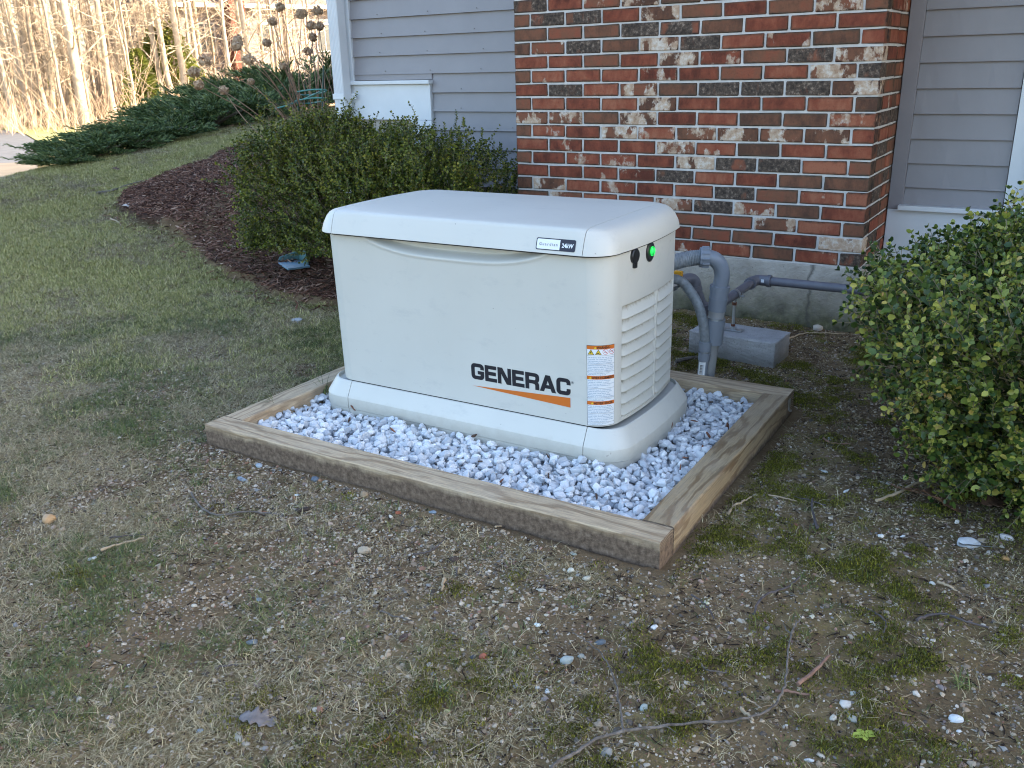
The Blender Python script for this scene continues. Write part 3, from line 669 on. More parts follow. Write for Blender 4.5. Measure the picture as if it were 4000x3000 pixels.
# warning label wrapped round the corner
LA, LB_, LZa, LZb = .0065, .0955, .104, .366
def onlab(x, z, off): X, Y, nx, ny = endp(LA + x); return np.stack([X + nx * off, Y + ny * off, z], -1)
def labrect(name, x0, x1, z0, z1, off, mt, par):
    me = grid_mesh(name, np.linspace(x0, x1, 9), np.array([z0, z1]), lambda a, b: onlab(a, b, off)); return link(name, me, par, mt)
lw = LB_ - LA
warn = labrect('warning_label', 0, lw, LZa, LZb, .0006, M_ink, gen)
labrect('label_paper', .0012, lw - .0012, LZa + .0012, LZb - .0012, .0010, M_lab, warn)
H = LZb - LZa
def zz_(f): return LZb - f * H
for f0, f1, word, xs in ((.004, .047, 'WARNING', .98), (.372, .415, 'AVERTISSEMENT', .86), (.688, .733, 'ADVERTENCIA', .94)):
    labrect('label_bar', .001, lw - .001, zz_(f1), zz_(f0), .0014, M_orange, warn)
    sz = .0118; me = text_mesh(word, sz, bold=.00022, align='CENTER'); wd = max(v.co.x for v in me.vertices) - min(v.co.x for v in me.vertices)
    tgt = {'WARNING': .041, 'AVERTISSEMENT': .070, 'ADVERTENCIA': .060}[word]; cx = .052 if word == 'WARNING' else (.051 if word[1] == 'V' else .0515)
    link('label_heading', warp(me, lambda x, y: onlab(cx + x * tgt / wd, zz_(f1) + .0018 + y, .0019)), warn, M_ink)
    tx = cx - tgt / 2 - .0085
    link('label_triangle', warp(curve_mesh('label_triangle', [[(0, 0), (.0085, 0), (.00425, .0072)]]), lambda x, y: onlab(tx - .001 + x, zz_(f1) + .0018 + y, .0019)), warn, M_yel)
# pictograms
zt = zz_(.113)
for i, x in enumerate((.003, .0255)):
    link('label_triangle', warp(curve_mesh('label_triangle', [[(0, 0), (.020, 0), (.010, .0172)]]), lambda a, b: onlab(x + a, zt + b, .0014)), warn, M_ink)
    link('label_triangle', warp(curve_mesh('label_triangle', [[(.0022, .0013), (.0178, .0013), (.010, .0148)]]), lambda a, b: onlab(x + a, zt + b, .0019)), warn, M_yel)
link('label_pictogram', warp(curve_mesh('bolt', [[(.0105, .012), (.0075, .0066), (.0098, .0066), (.0082, .0022), (.0125, .0078), (.0102, .0078), (.0122, .012)]]), lambda a, b: onlab(.003 + a, zt + b, .0024)), warn, M_ink)
link('label_pictogram', warp(curve_mesh('burst', [[(.0045, .0022), (.006, .006), (.0085, .0052), (.0105, .0075), (.0112, .0045), (.0155, .003), (.0135, .0022)]]), lambda a, b: onlab(.0255 + a, zt + b, .0024)), warn, M_ink)
for i, x in enumerate((.0575, .0785)):
    cir = lambda r: [(r * math.cos(a), r * math.sin(a)) for a in np.linspace(0, 2 * math.pi, 28)[:-1]]
    link('label_pictogram', warp(curve_mesh('ring', [cir(.0089), cir(.0078)]), lambda a, b: onlab(x + a, zt + .0088 + b, .0014)), warn, M_red)
    link('label_pictogram', warp(curve_mesh('slash', [[(-.0066, .0056), (-.0056, .0066), (.0066, -.0056), (.0056, -.0066)]]), lambda a, b: onlab(x + a, zt + .0088 + b, .0019)), warn, M_red)
    link('label_pictogram', warp(curve_mesh('stick', [[(-.005, -.0016), (.004, -.0016 + i * .002), (.004, -.0002 + i * .002), (-.005, -.0002)]]), lambda a, b: onlab(x + a, zt + .0088 + b, .0014)), warn, M_ink)
paras = [(.135, .222, "Risk of electric shock. No user serviceable\nparts inside. The control panel for this\nengine generator is intended to only be\nserviced by qualified service personnel."), (.232, .318, "Explosion of battery gases can cause\nsevere injury or death. Do not smoke,\nstrike a match or cause a spark in the\nvicinity of this battery compartment."), (.328, .366, "Cancer and reproductive harm.\nwww.P65Warnings.ca.gov"),
         (.420, .520, "Risque de choc electrique. Aucune piece\nreparable par l'utilisateur. Le panneau\nde commande de ce generateur de moteur est\ndestine a etre utilise uniquement par un\npersonnel qualifie."), (.532, .640, "L'explosion de gaz de la batterie peut\ncauser des blessures graves ou la mort.\nNe pas fumer, ne pas allumer une\nallumette ni provoquer une etincelle a\nproximite de ce compartiment de batterie."), (.650, .684, "Cancer et effet nocif sur la reproduction.\nwww.P65Warnings.ca.gov"),
         (.738, .838, "Riesgo de descarga electrica. No hay\npiezas que el usuario pueda reparar. El\npanel de control para este generador de\nmotor esta destinado a ser reparado solo\npor personal de servicio calificado."), (.850, .950, "La explosion de los gases de la bateria\npuede causar danos severos o la\nmuerte. No fume, ni encienda cerillas\no haga chispas en la vecindad de este\ncompartimiento de bateria."), (.960, .990, "Produce cancer y danos reproductivos.\nwww.P65Warnings.ca.gov")]
for f0, f1, s in paras:
    nl = s.count('\n') + 1; lh = (f1 - f0) * H / nl
    me = text_mesh(s, lh * .92, line=1.09 / 1.0); wd = max(v.co.x for v in me.vertices); k = min(1.15, (lw - .007) / wd)
    link('label_text', warp(me, lambda x, y: onlab(.0035 + x * k, zz_(f0) - lh * .80 + y, .0014)), warn, M_blue)
for f in (.1245, .227, .323, .526, .645, .844, .955): labrect('label_rule', .0012, lw - .0012, zz_(f) - .0003, zz_(f) + .0003, .0014, M_ink, warn)
# round lock cover and the lit status lens on the end panel
def disc_on_end(yc, zc, rx, rz, off, th, name, mt, par=None, k=28, shape=None):
    s0 = s_of_y(yc); X, Y, nx, ny = [float(v) for v in endp(s0)]; tx, ty = -ny, nx
    V = []; 
    for o_, q in ((off, 1), (off + th * .7, 1), (off + th, .88)):
        for i in range(k):
            a = 2 * math.pi * i / k; u = rx * q * math.cos(a); v = rz * q * math.sin(a)
            if shape: u, v = shape(u, v)
            V.append((X + nx * o_ + tx * u, Y + ny * o_ + ty * u, zc + v))
    F = [(r * k + i, r * k + (i + 1) % k, (r + 1) * k + (i + 1) % k, (r + 1) * k + i) for r in range(2) for i in range(k)] + [tuple(2 * k + i for i in range(k))]
    me = mesh_np(name, np.array(V), F); return link(name, me, par or gen, mt)
disc_on_end(.173, .617, .0225, .0235, -.001, .010, 'lock_cover', M_black)
s0 = s_of_y(.173); X, Y, nx, ny = [float(v) for v in endp(s0)]
mb = MB(); mb.box((-.008, -.003, -.014), (.008, .009, .005), (np.array([[-ny, nx, 0], [nx, ny, 0], [0, 0, 1]]).T, np.array([X, Y, .594]))); mb.build('lock_tab', M_black, gen, bevel=.002)
mb = MB(); mb.box((-.008, -.002, -.004), (.008, .004, .006), (np.array([[-ny, nx, 0], [nx, ny, 0], [0, 0, 1]]).T, np.array([X, Y, .638]))); mb.build('lock_tab', M_black, gen, bevel=.002)
bez = disc_on_end(.279, .611, .0285, .0315, -.001, .007, 'lens_bezel', M_black)
m, t, p = mat('green_indicator'); n = N(t); p.inputs['Base Color'].default_value = (.0, .12, .02, 1); p.inputs['Roughness'].default_value = .15
em = n.ramp(n.noise(n.coord(), 90, 2), [(.35, (.0, .10, .02)), (.6, (.02, .60, .08))]); n.link(em, p.inputs['Emission Color']); p.inputs['Emission Strength'].default_value = .55
disc_on_end(.284, .612, .0135, .0150, .0055, .006, 'indicator_lens', m, bez)
MB().tube([(1.043, .56, .585), (1.045, .56, .585)], .004, 8).build('screw', simple('zinc', (.5, .5, .5), .4, metal=1), gen)

# the walls lean in a little towards the lid: shift everything mounted on them
def lean_in(o):
    if o.type == 'MESH' and not o.name.split('.')[0] in ('lid_end', 'lid_top', 'lid_dark_core', 'base_end', 'base_front', 'badge', 'badge_window', 'badge_lettering', 'seam_dark_core') and not o.data.get('leaned'):
        me = o.data; co = np.empty(len(me.vertices) * 3, np.float32); me.vertices.foreach_get('co', co); co = co.reshape(-1, 3)
        co[:, 1] += .016 * np.clip((.672 - co[:, 2]) / .572, 0, 1) * np.clip(1 - co[:, 1] / .3, 0, 1); me.vertices.foreach_set('co', co.ravel()); me.update(); me['leaned'] = 1
for o in [q for q in gen.children_recursive]: lean_in(o)

# ------------------------------------------------------------------ timber frame
FO = (0.20583, -2.37639, -0.32); FA = 0.01891; FAx, FBy, T_ = 1.6665, 1.26494, .0889; FT = -.22696 + .32
def wood_mat(name, mud=0.0, seed=0, warm=0):
    m, t, p = mat(name); n = N(t); co = n.coord(); v = n.mapping(co, (1, 1, 1), (seed, seed * .37, seed * .71))
    wob = n.noise(n.mapping(v, (1.3, 6, 6)), 2.2, 4, .5)
    s3 = n.sep(v); yy = n.math('ADD', n.math('MULTIPLY', s3[1], 1.0), n.math('MULTIPLY', s3[2], .55))
    r_ = n.math('ADD', n.math('MULTIPLY', yy, 165), n.math('MULTIPLY', wob, 26))
    gr_ = n.math('SINE', r_); gr_ = n.math('MULTIPLY', n.math('ADD', gr_, 1), .5)
    fib = n.noise(n.mapping(v, (4, 90, 90)), 3, 5, .65)
    a = (.52, .395, .26) if not warm else (.36, .265, .155); b = (.27, .18, .105) if not warm else (.15, .082, .036)
    c = n.mix(n.ramp(gr_, [(.55, 0), (.95, .75)]), a, b)
    c = n.mix(n.ramp(fib, [(.35, .55), (.6, 0)]), c, (.15, .12, .09))
    c = n.mix(n.ramp(n.noise(v, 3.0, 5, .6), [(.45, 0), (.75, .5)]), c, (.50, .42, .33))
    knot = n.n('ShaderNodeTexVoronoi'); knot.inputs['Scale'].default_value = 2.1; n.link(n.mapping(v, (1, 2.2, 2.2)), knot.inputs['Vector'])
    c = n.mix(n.ramp(knot.outputs['Distance'], [(.035, .8), (.07, 0)]), c, (.12, .07, .04))
    gm0 = n.n('ShaderNodeNewGeometry'); tcn = n.n('ShaderNodeVectorTransform', vector_type='NORMAL', convert_from='WORLD', convert_to='OBJECT'); n.link(gm0.outputs['Normal'], tcn.inputs[0])
    q3 = n.sep(co); dy = n.math('SUBTRACT', q3[1], .058); dz = n.math('SUBTRACT', q3[2], -.005); rr = n.math('SQRT', n.math('ADD', n.math('MULTIPLY', dy, dy), n.math('MULTIPLY', dz, dz)))
    rg = n.math('SINE', n.math('ADD', n.math('MULTIPLY', rr, 720), n.math('MULTIPLY', n.noise(co, 20, 3), 5))); endc_ = n.mix(n.ramp(rg, [(.0, 0), (.9, 1)]), (.15, .11, .08), (.29, .225, .16))
    c = n.mix(n.ramp(n.math('ABSOLUTE', n.sep(tcn.outputs[0])[0]), [(.7, 0), (.8, 1)]), c, endc_)
    if mud:
        g = n.sep(co); low = n.math('ADD', g[2], n.math('MULTIPLY', n.math('SUBTRACT', n.noise(n.mapping(co, (1, 1, .4)), 16, 6, .7), .5), .055))
        gm = n.n('ShaderNodeNewGeometry'); nz = n.math('ABSOLUTE', n.sep(gm.outputs['Normal'])[2])
        f = n.math('MULTIPLY', n.ramp(low, [(mud - .02, 1), (mud, 0)]), n.ramp(nz, [(.3, 1), (.6, 0)]))
        mc = n.ramp(n.noise(co, 60, 6, .7), [(.3, (.060, .040, .028)), (.55, (.17, .120, .085)), (.7, (.26, .19, .14))])
        c = n.mix(f, c, mc)
    n.link(c, p.inputs['Base Color']); p.inputs['Roughness'].default_value = .8; p.inputs['Specular IOR Level'].default_value = .25
    b1 = n.bump(gr_, .18, .0015); b2 = n.bump(fib, .35, .002, None, b1); n.bump(n.noise(co, 70, 6, .7), .6 if mud else .15, .006 if mud else .002, p, b2); return m
frame = empty('timber_frame', FO, FA, 'square frame of pale four by four timbers holding the white stones', 'frame')
def timber(x, y, L, rz, mt, label=None):
    k = 60; xs = np.linspace(0, L, k); prof = [(.0035, 0), (T_ - .0035, 0), (T_, .0035), (T_, FT - .0035), (T_ - .0035, FT), (.0035, FT), (0, FT - .0035), (0, .0035)]
    V = []; r = np.random.default_rng(int(L * 1000 + x * 100)); bow = .0015 * np.sin(xs * 2.1 + r.random() * 6)
    for i, xx in enumerate(xs):
        for a, b in prof: V.append((xx, a + bow[i], b + .0008 * math.sin(xx * 3 + 1)))
    F = []
    for i in range(k - 1):
        for j in range(8): F.append((i * 8 + (j + 1) % 8, i * 8 + j, (i + 1) * 8 + j, (i + 1) * 8 + (j + 1) % 8)[::-1])
    F += [tuple(range(8))[::-1], tuple((k - 1) * 8 + j for j in range(8))]
    me = mesh_np('timber', np.array(V), F)
    o = link('timber', me, frame, mt, (x, y, 0), (0, 0, rz))
    if label: o['label'] = label
    return o
timber(0, 0, FAx, 0, wood_mat('timber_front', .088, 1.3), 'front timber with dried mud splashed on its outer face')
timber(0, FBy - T_, FAx, 0, wood_mat('timber_back', .03, 4.1), 'back timber behind the generator')
timber(T_, T_ + .0015, FBy - 2 * T_ - .003, math.pi / 2, wood_mat('timber_left', .03, 7.7), 'left side timber')
timber(FAx, T_ + .0015, FBy - 2 * T_ - .003, math.pi / 2, wood_mat('timber_right', .035, 2.9, 1), 'right side timber with warm swirling grain')
M_zinc = simple('zinc_metal', (.55, .56, .58), .35, .15, 30, metal=.9)
mb = MB().box((FAx + .0005, FBy - .075, .035), (FAx + .004, FBy - .058, .075)).box((FAx + .004, FBy - .073, .030), (FAx + .012, FBy - .060, .034)); mb.build('metal_tag', M_zinc, frame)

# ------------------------------------------------------------------ white stones inside the frame
def hull(r, nv=22, squash=(1, .8, .62), p_=.35):
    P = r.normal(size=(nv, 3)); P /= np.linalg.norm(P, axis=1)[:, None]; P *= (1 - p_ * r.random((nv, 1)) * .6); P *= np.array(squash)
    bm = bmesh.new(); [bm.verts.new(q) for q in P]; h_ = bmesh.ops.convex_hull(bm, input=bm.verts[:])
    bmesh.ops.delete(bm, geom=[g for g in h_['geom_interior'] if isinstance(g, bmesh.types.BMVert)], context='VERTS')
    for v in [v for v in bm.verts if not v.link_faces]: bm.verts.remove(v)
    me = bpy.data.meshes.new('stone'); bm.to_mesh(me); bm.free(); return me
m, t, p = mat('white_marble_chip'); n = N(t); oi = n.n('ShaderNodeObjectInfo'); gi = n.n('ShaderNodeNewGeometry'); co = n.coord()
rnd = n.math('FRACT', n.math('ADD', oi.outputs['Random'], gi.outputs['Random Per Island']))
base = n.ramp(rnd, [(0, (.38, .40, .43)), (.25, (.54, .56, .59)), (.6, (.66, .675, .69)), (1, (.78, .785, .79))])
base = n.mix(n.ramp(n.noise(n.mapping(n.n('ShaderNodeTexCoord').outputs['Object'], (1, 1, 3)), 60, 5, .7, 1.5), [(.44, 0), (.62, .40)]), base, (.32, .35, .41))
n.link(base, p.inputs['Base Color']); p.inputs['Roughness'].default_value = .6; n.bump(n.noise(n.n('ShaderNodeTexCoord').outputs['Object'], 120, 5, .7), .35, .003, p); M_marble = m
M_pieces = {'brown': simple('red_brown_chip', (.17, .065, .035), .8, .3, 30), 'bark': simple('bark_chip', (.07, .040, .028), .9, .3, 30)}
bed = MB().box((.10, .09, .012), (FAx - .09, FBy - .09, .030)).build('gravel_underlay', simple('pale_grey_grit', (.34, .35, .37), .95, .3, 60, .6, 120), None)  # plain light grey grit below the stones
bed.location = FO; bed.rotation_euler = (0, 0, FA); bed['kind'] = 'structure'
bedE = empty('white_stone_bed', FO, FA, 'bed of angular white marble stones filling the timber frame round the generator', 'stone bed')
protos = [hull(np.random.default_rng(100 + i), 20 + i % 3 * 3, (1, .70 + .05 * (i % 4), .5 + .06 * (i % 4))) for i in range(14)]
for q in protos: q.materials.append(M_marble)
PV = [np.array([v.co[:] for v in q.vertices]) for q in protos]; PF = [[tuple(f.vertices) for f in q.polygons] for q in protos]
rs = np.random.default_rng(11); stones = []
cF, sF = math.cos(FA), math.sin(FA)
gdx, gdy = GO[0] - FO[0], GO[1] - FO[1]
for layer, (zb, sp) in enumerate(((.030, .026), (.045, .0235), (.058, .0255))):
    xs = np.arange(T_ + .006, FAx - T_ - .006, sp); ys = np.arange(T_ + .006, FBy - T_ - .006, sp)
    for x in xs:
        for y in ys:
            X = x + rs.normal(0, .005); Y = y + rs.normal(0, .005)
            gx_, gy_ = X - gdx, Y - gdy
            under_gen = -.125 < gx_ < 1.08 and .02 < gy_ < .60
            if under_gen and not (-.140 < gx_ < 1.1 and layer == 0 and (gy_ < .04)): continue
            if not (T_ + .002 < X < FAx - T_ - .002 and T_ + .002 < Y < FBy - T_ - .002): continue
            if layer == 2 and rs.random() < .30: continue
            s = rs.uniform(.0105, .0225) * (1.15 if layer == 2 else 1); edge = (-.16 < gx_ < 1.115 and -.012 < gy_ < .64)
            z = zb + rs.normal(0, .004) - (.012 if edge else 0) + .006 * math.sin(X * 9) * math.cos(Y * 7)
            if layer == 2: z -= .002
            wx = FO[0] + cF * X - sF * Y; wy = FO[1] + sF * X + cF * Y
            d = math.hypot(wx - CAM[0], wy - CAM[1]); stones.append((layer, d / s, X, Y, z, s))
E3 = [Euler(rs.uniform(0, 6.28, 3)).to_matrix() for _ in stones]
cand = sorted([i for i, s in enumerate(stones) if s[0] >= 1], key=lambda i: stones[i][1])
single = set(cand[:300]); mb = MB()
for i, (layer, _, X, Y, z, s) in enumerate(stones):
    k = int(rs.integers(14)); e = Euler((rs.normal(0, .5), rs.normal(0, .5), rs.uniform(0, 6.28)))
    if i in single:
        o = bpy.data.objects.new('stone', protos[k]); C.objects.link(o); o.parent = bedE; o.location = (X, Y, z); o.rotation_euler = e; o.scale = (s,) * 3
    else:
        R_ = np.array(e.to_matrix()); mb.add(PV[k] @ R_.T * s + np.array([X, Y, z]), PF[k])
o = mb.build('stone', M_marble, bedE); o['kind'] = 'stuff'
mb = MB(); mb2 = MB()
for j in range(26):
    while True:
        X, Y = rs.uniform(.11, FAx - .11), rs.uniform(.11, FBy - .11)
        if not (-.14 < X - gdx < 1.10 and .0 < Y - gdy < .64): break
    k = int(rs.integers(14)); R_ = np.array(Euler(rs.uniform(0, 6, 3)).to_matrix()); s = rs.uniform(.006, .013)
    (mb if j % 2 else mb2).add((PV[k] * (1.6, .7, .6)) @ R_.T * s + np.array([X, Y, .070]), PF[k])
mb.build('reddish_chips', M_pieces['brown'], bedE)['kind'] = 'stuff'; mb2.build('bark_bits', M_pieces['bark'], bedE)['kind'] = 'stuff'

# ------------------------------------------------------------------ block, gas pipe, stand, conduits
def mkpath(pts, k=8): return smooth_path(pts, k)
m, t, p = mat('cast_concrete'); n = N(t); co = n.coord()
c = n.ramp(n.noise(co, 9, 5, .6), [(.3, (.27, .265, .27)), (.7, (.38, .375, .38))]); c = n.mix(n.ramp(n.noise(co, 190, 3, .6), [(.30, .6), (.42, 0)]), c, (.12, .115, .11))
zz = n.math('ADD', n.sep(co)[2], n.math('MULTIPLY', n.math('SUBTRACT', n.noise(co, 14, 5, .7), .5), .06)); c = n.mix(n.ramp(zz, [(.03, .6), (.085, 0)]), c, (.10, .088, .062))
n.link(c, p.inputs['Base Color']); p.inputs['Roughness'].default_value = .95; b1 = n.bump(n.noise(co, 200, 4, .7), .7, .004); n.bump(n.noise(co, 30, 5, .6), .3, .006, p, b1); M_block = m
bm = bmesh.new(); bmesh.ops.create_cube(bm, size=1)
for v in bm.verts: v.co = Vector((v.co.x * .385, v.co.y * .195, (v.co.z + .5) * .118))
bmesh.ops.subdivide_edges(bm, edges=bm.edges[:], cuts=14, use_grid_fill=True)
r_ = np.random.default_rng(3)
for v in bm.verts:
    n_e = sum((abs(abs(v.co.x) - .1925) < 1e-4, abs(abs(v.co.y) - .0975) < 1e-4, v.co.z < 1e-4 or v.co.z > .1179))
    if n_e >= 2: v.co.x *= .985; v.co.y *= .975; v.co.z = min(v.co.z, .1155); v.co += Vector(r_.normal(0, .0012, 3))
for v in bm.verts: v.co += Vector(r_.normal(0, .0005, 3))
me = bpy.data.meshes.new('concrete_block'); bm.to_mesh(me); bm.free()
o = link('concrete_block', me, None, M_block, (1.457, -.540, -.318), (0, 0, -.045)); tag(o, 'flat grey concrete block under the pipe stand beside the chimney footing', 'concrete block')

M_iron = simple('grey_painted_pipe', (.115, .115, .135), .45, .12, 20, .15, 80)
M_pvc = simple('grey_pvc', (.20, .225, .265), .4, .06, 12, .05, 60)
M_pvc2 = simple('weathered_grey_pvc', (.27, .275, .28), .5, .14, 9, .08, 60)
M_flex = simple('grey_flexible_conduit', (.185, .205, .22), .5, .25, 60, .3, 160)
M_sink = simple('galvanised_steel', (.42, .45, .48), .4, .2, 40, metal=.8)
M_rust = simple('rust', (.12, .04, .02), .8, .3, 60)
gas = empty('gas_pipe', (1.40, -.1, -.31), 0, 'dark grey gas pipe running along the footing and out to the generator', 'gas pipe')
def W(o, P): return np.asarray(P, float) - np.array(o.location)
ZP = -.027
MB().tube(W(gas, [(1.50, -.300, ZP), (3.6, -.300, ZP + .004)]), .0195, 16).build('pipe', M_iron, gas, True, .9)
el = mkpath([(1.434, -.365, ZP - .006), (1.434, -.335, ZP - .003), (1.450, -.303, ZP), (1.475, -.300, ZP), (1.505, -.300, ZP)]); MB().tube(W(gas, el), .0238, 16).build('elbow', M_iron, gas, True, .9)
for P in ([(1.492, -.300, ZP), (1.508, -.300, ZP)], [(1.434, -.352, ZP - .005), (1.434, -.368, ZP - .006)]): MB().tube(W(gas, P), .0275, 16).build('collar', M_iron, gas, True, .9)
MB().tube(W(gas, [(1.434, -.36, ZP - .006), (1.424, -.84, ZP - .022)]), .0195, 16).build('pipe', M_iron, gas, True, .9)
el = mkpath([(1.424, -.80, ZP - .021), (1.424, -.855, ZP - .022), (1.423, -.888, ZP - .012), (1.421, -.895, ZP + .018)]); MB().tube(W(gas, el), .0245, 16).build('elbow', M_iron, gas, True, .9)
MB().tube(W(gas, [(1.422, -.893, ZP + .006), (1.420, -.895, ZP + .022)]), .0285, 16).build('collar', M_iron, gas, True, .9)
MB().tube(W(gas, [(1.4225, -.893, ZP), (1.382, -.905, .080)]), .0190, 16).build('pipe', M_iron, gas, True, .9)
el = mkpath([(1.387, -.903, .060), (1.380, -.906, .088), (1.366, -.925, .098), (1.348, -.955, .092)]); MB().tube(W(gas, el), .0235, 16).build('elbow', M_iron, gas, True, .9)
MB().tube(W(gas, [(1.388, -.903, .048), (1.383, -.905, .066)]), .0275, 16).build('collar', M_iron, gas, True, .9)
MB().tube(W(gas, [(1.350, -.95, .093), (1.330, -.985, .088)]), .021, 8).build('valve', simple('brass_valve', (.30, .29, .27), .4, metal=.8), gas, True, .5)
MB().box((1.326, -.985, .112), (1.358, -.965, .138)).build('valve_handle', simple('yellow_handle', (.70, .33, .02), .4), gas, bevel=.003, loc=tuple(-np.array(gas.location)))
for a, b, r_ in (((1.330, -.985, .088), (1.318, -1.01, .084), .026), ((1.318, -1.01, .084), (1.302, -1.04, .080), .018), ((1.302, -1.04, .080), (1.292, -1.06, .078), .025), ((1.292, -1.06, .078), (1.19, -1.345, .06), .015)):
    MB().tube(W(gas, [a, b]), r_, 6 if r_ > .02 else 12).build('fitting', M_sink, gas)
# tag on the elbow, stand, conduits
MB().add(W(gas, [(1.470, -.3245, ZP + .010), (1.484, -.3245, ZP + .010), (1.484, -.3242, ZP - .004), (1.470, -.3242, ZP - .004)]), [(0, 1, 2, 3)]).build('sticker', M_lab, gas)
st = empty('pipe_stand', (1.432, -.555, -.199), 0, 'small galvanised stand holding the gas pipe above the concrete block', 'pipe stand')
SZ = ZP - .013 + .199
MB().box((-.042, -.017, .001), (.042, .017, .007)).tube([(0, 0, .007), (0, 0, .020)], .012, 12).build('base_plate', M_sink, st, bevel=.0015)
MB().tube([(0, 0, .012), (0, 0, SZ - .030)], .0062, 10).build('rod', M_sink, st)
MB().tube([(0, 0, .018), (0, 0, .030)], .009, 6).build('nut', M_rust, st); MB().tube([(0, 0, SZ - .045), (0, 0, SZ - .032)], .0105, 6).build('nut', M_rust, st)
MB().tube([(0, 0, SZ - .034), (0, 0, SZ - .022)], .007, 8).build('neck', M_sink, st)
V = []; F = []
for j in range(25):
    a = 2 * math.pi * j / 24
    for r_, y in ((.0235, -.009), (.0235, .009), (.0205, .009), (.0205, -.009)): V.append((r_ * math.cos(a), y, SZ + r_ * math.sin(a)))
for j in range(24):
    for k in range(4): F.append((j * 4 + k, j * 4 + (k + 1) % 4, (j + 1) * 4 + (k + 1) % 4, (j + 1) * 4 + k))
cl = MB().add(V, F).box((-.042, -.009, SZ - .004), (-.022, .009, SZ - .001)).box((.022, -.009, SZ - .004), (.042, .009, SZ - .001)); cl.tube([(.034, 0, SZ - .014), (.034, 0, SZ + .012)], .003, 6).tube([(-.034, 0, SZ - .014), (-.034, 0, SZ + .012)], .003, 6)
cl.build('clamp', M_sink, st)

cd_ = empty('electrical_conduit', (1.508, -1.03, -.31), 0, 'large grey electrical conduit rising from the ground and bending into the generator', 'conduit')
def tb(P, R, name, mt, n=18, sm_=True, par=None): return MB().tube(W(par or cd_, P), R, n).build(name, mt, par or cd_, sm_, .7)
tb([(1.490, -1.03, -.36), (1.516, -1.03, -.07)], .0265, 'riser', M_pvc2)
ax = lambda z: (1.5225 + (z + .0) * .075, -1.03, z)
tb([ax(-.115), ax(-.018)], .0365, 'coupling', M_pvc); tb([ax(-.020), ax(-.012)], .0345, 'band', M_sink)
tb([ax(-.016), ax(.018)], .0300, 'neck', M_pvc2); tb([ax(.016), ax(.10)], .0345, 'coupling', M_pvc); tb([ax(.060), ax(.066)], .0362, 'rib', M_pvc); tb([ax(.094), ax(.112)], .0375, 'coupling_nut', M_pvc, 10)
el = mkpath([ax(.108), (1.536, -1.03, .150), (1.530, -1.035, .185), (1.512, -1.048, .212), (1.485, -1.062, .222)]); tb(el, .0285, 'elbow', M_iron if False else M_pvc)
V = []
tb([(1.492, -1.058, .220), (1.462, -1.073, .221)], .0375, 'union_nut', M_pvc, 12, False)
for j in range(12):
    a = 2 * math.pi * j / 12; d = np.array([-.45, -.9, 0]) ; u = np.array([.88, -.46, 0]); q = np.array([1.482, -1.063, .2205]) + .0375 * (math.cos(a) * np.array([.447, -.894, 0]) + math.sin(a) * np.array([0, 0, 1]))
    tb([q + (.010, .005, 0), q + (-.012, -.006, 0)], .004, 'union_rib', M_pvc, 5, False)
P = mkpath([(1.470, -1.068, .2205), (1.42, -1.095, .214), (1.36, -1.16, .200), (1.30, -1.26, .19), (1.25, -1.37, .185)], 24); R_ = .0290 + .0010 * np.sin(np.arange(len(P)) * 2.1)
tb(P, R_, 'flexible_conduit', M_flex, 16)
sm2 = empty('small_flexible_conduit', (1.5, -1.09, -.31), 0, 'thinner grey flexible conduit arching from the generator down into the ground', 'conduit')
def tc(P, R, name, mt, n=14, sm_=True): return tb(P, R, name, mt, n, sm_, sm2)
YS = -1.075
P = mkpath([(1.27, -1.36, .14), (1.33, -1.20, .150), (1.385, YS - .01, .130), (1.435, YS, .085), (1.472, YS, .025), (1.492, YS, -.045), (1.500, YS, -.105)], 14)
tc(P, .0185 + .0005 * np.sin(np.arange(len(P)) * 1.9), 'flexible_conduit', M_flex)
tc([(1.500, YS, -.098), (1.500, YS, -.135)], .0235, 'coupling', M_pvc); tc([(1.500, YS, -.133), (1.500, YS, -.143)], .019, 'band', M_sink); tc([(1.500, YS, -.142), (1.498, YS, -.172)], .0225, 'coupling', M_pvc)
tc([(1.498, YS, -.170), (1.488, YS, -.36)], .0190, 'riser', M_pvc)
# printed sticker wrapped on the riser
def onr(u, z, off):
    a = -math.pi / 2 - .35 + u / .019; c = 1.4975 + (z + .17) * .052; return np.stack([c + (.019 + off) * np.cos(a) - 1.5, YS + (.019 + off) * np.sin(a) + 1.09, z + .31 + 0 * u], -1)
def stk(name, u0, u1, z0, z1, off, mt, par): return link(name, grid_mesh(name, np.linspace(u0, u1, 8), np.array([z0, z1]), lambda a, b: onr(a, b, off)), par, mt)
s_ = stk('sticker', -.004, .022, -.272, -.176, .0006, M_lab, sm2)
for j in range(9): stk('barcode_bar', .002, .012, -.224 + j * .0042, -.2222 + j * .0042 + (j % 3) * .0004, .0010, M_ink, s_)
stk('barcode_bar', .0135, .0145, -.226, -.186, .0010, M_blue, s_)
rr_ = random.Random(4)
for j in range(12): u = rr_.uniform(-.001, .017); z = rr_.uniform(-.262, -.236); stk('sticker_print', u, u + rr_.uniform(.0008, .004), z, z + rr_.uniform(.0008, .003), .0010, M_ink, s_)

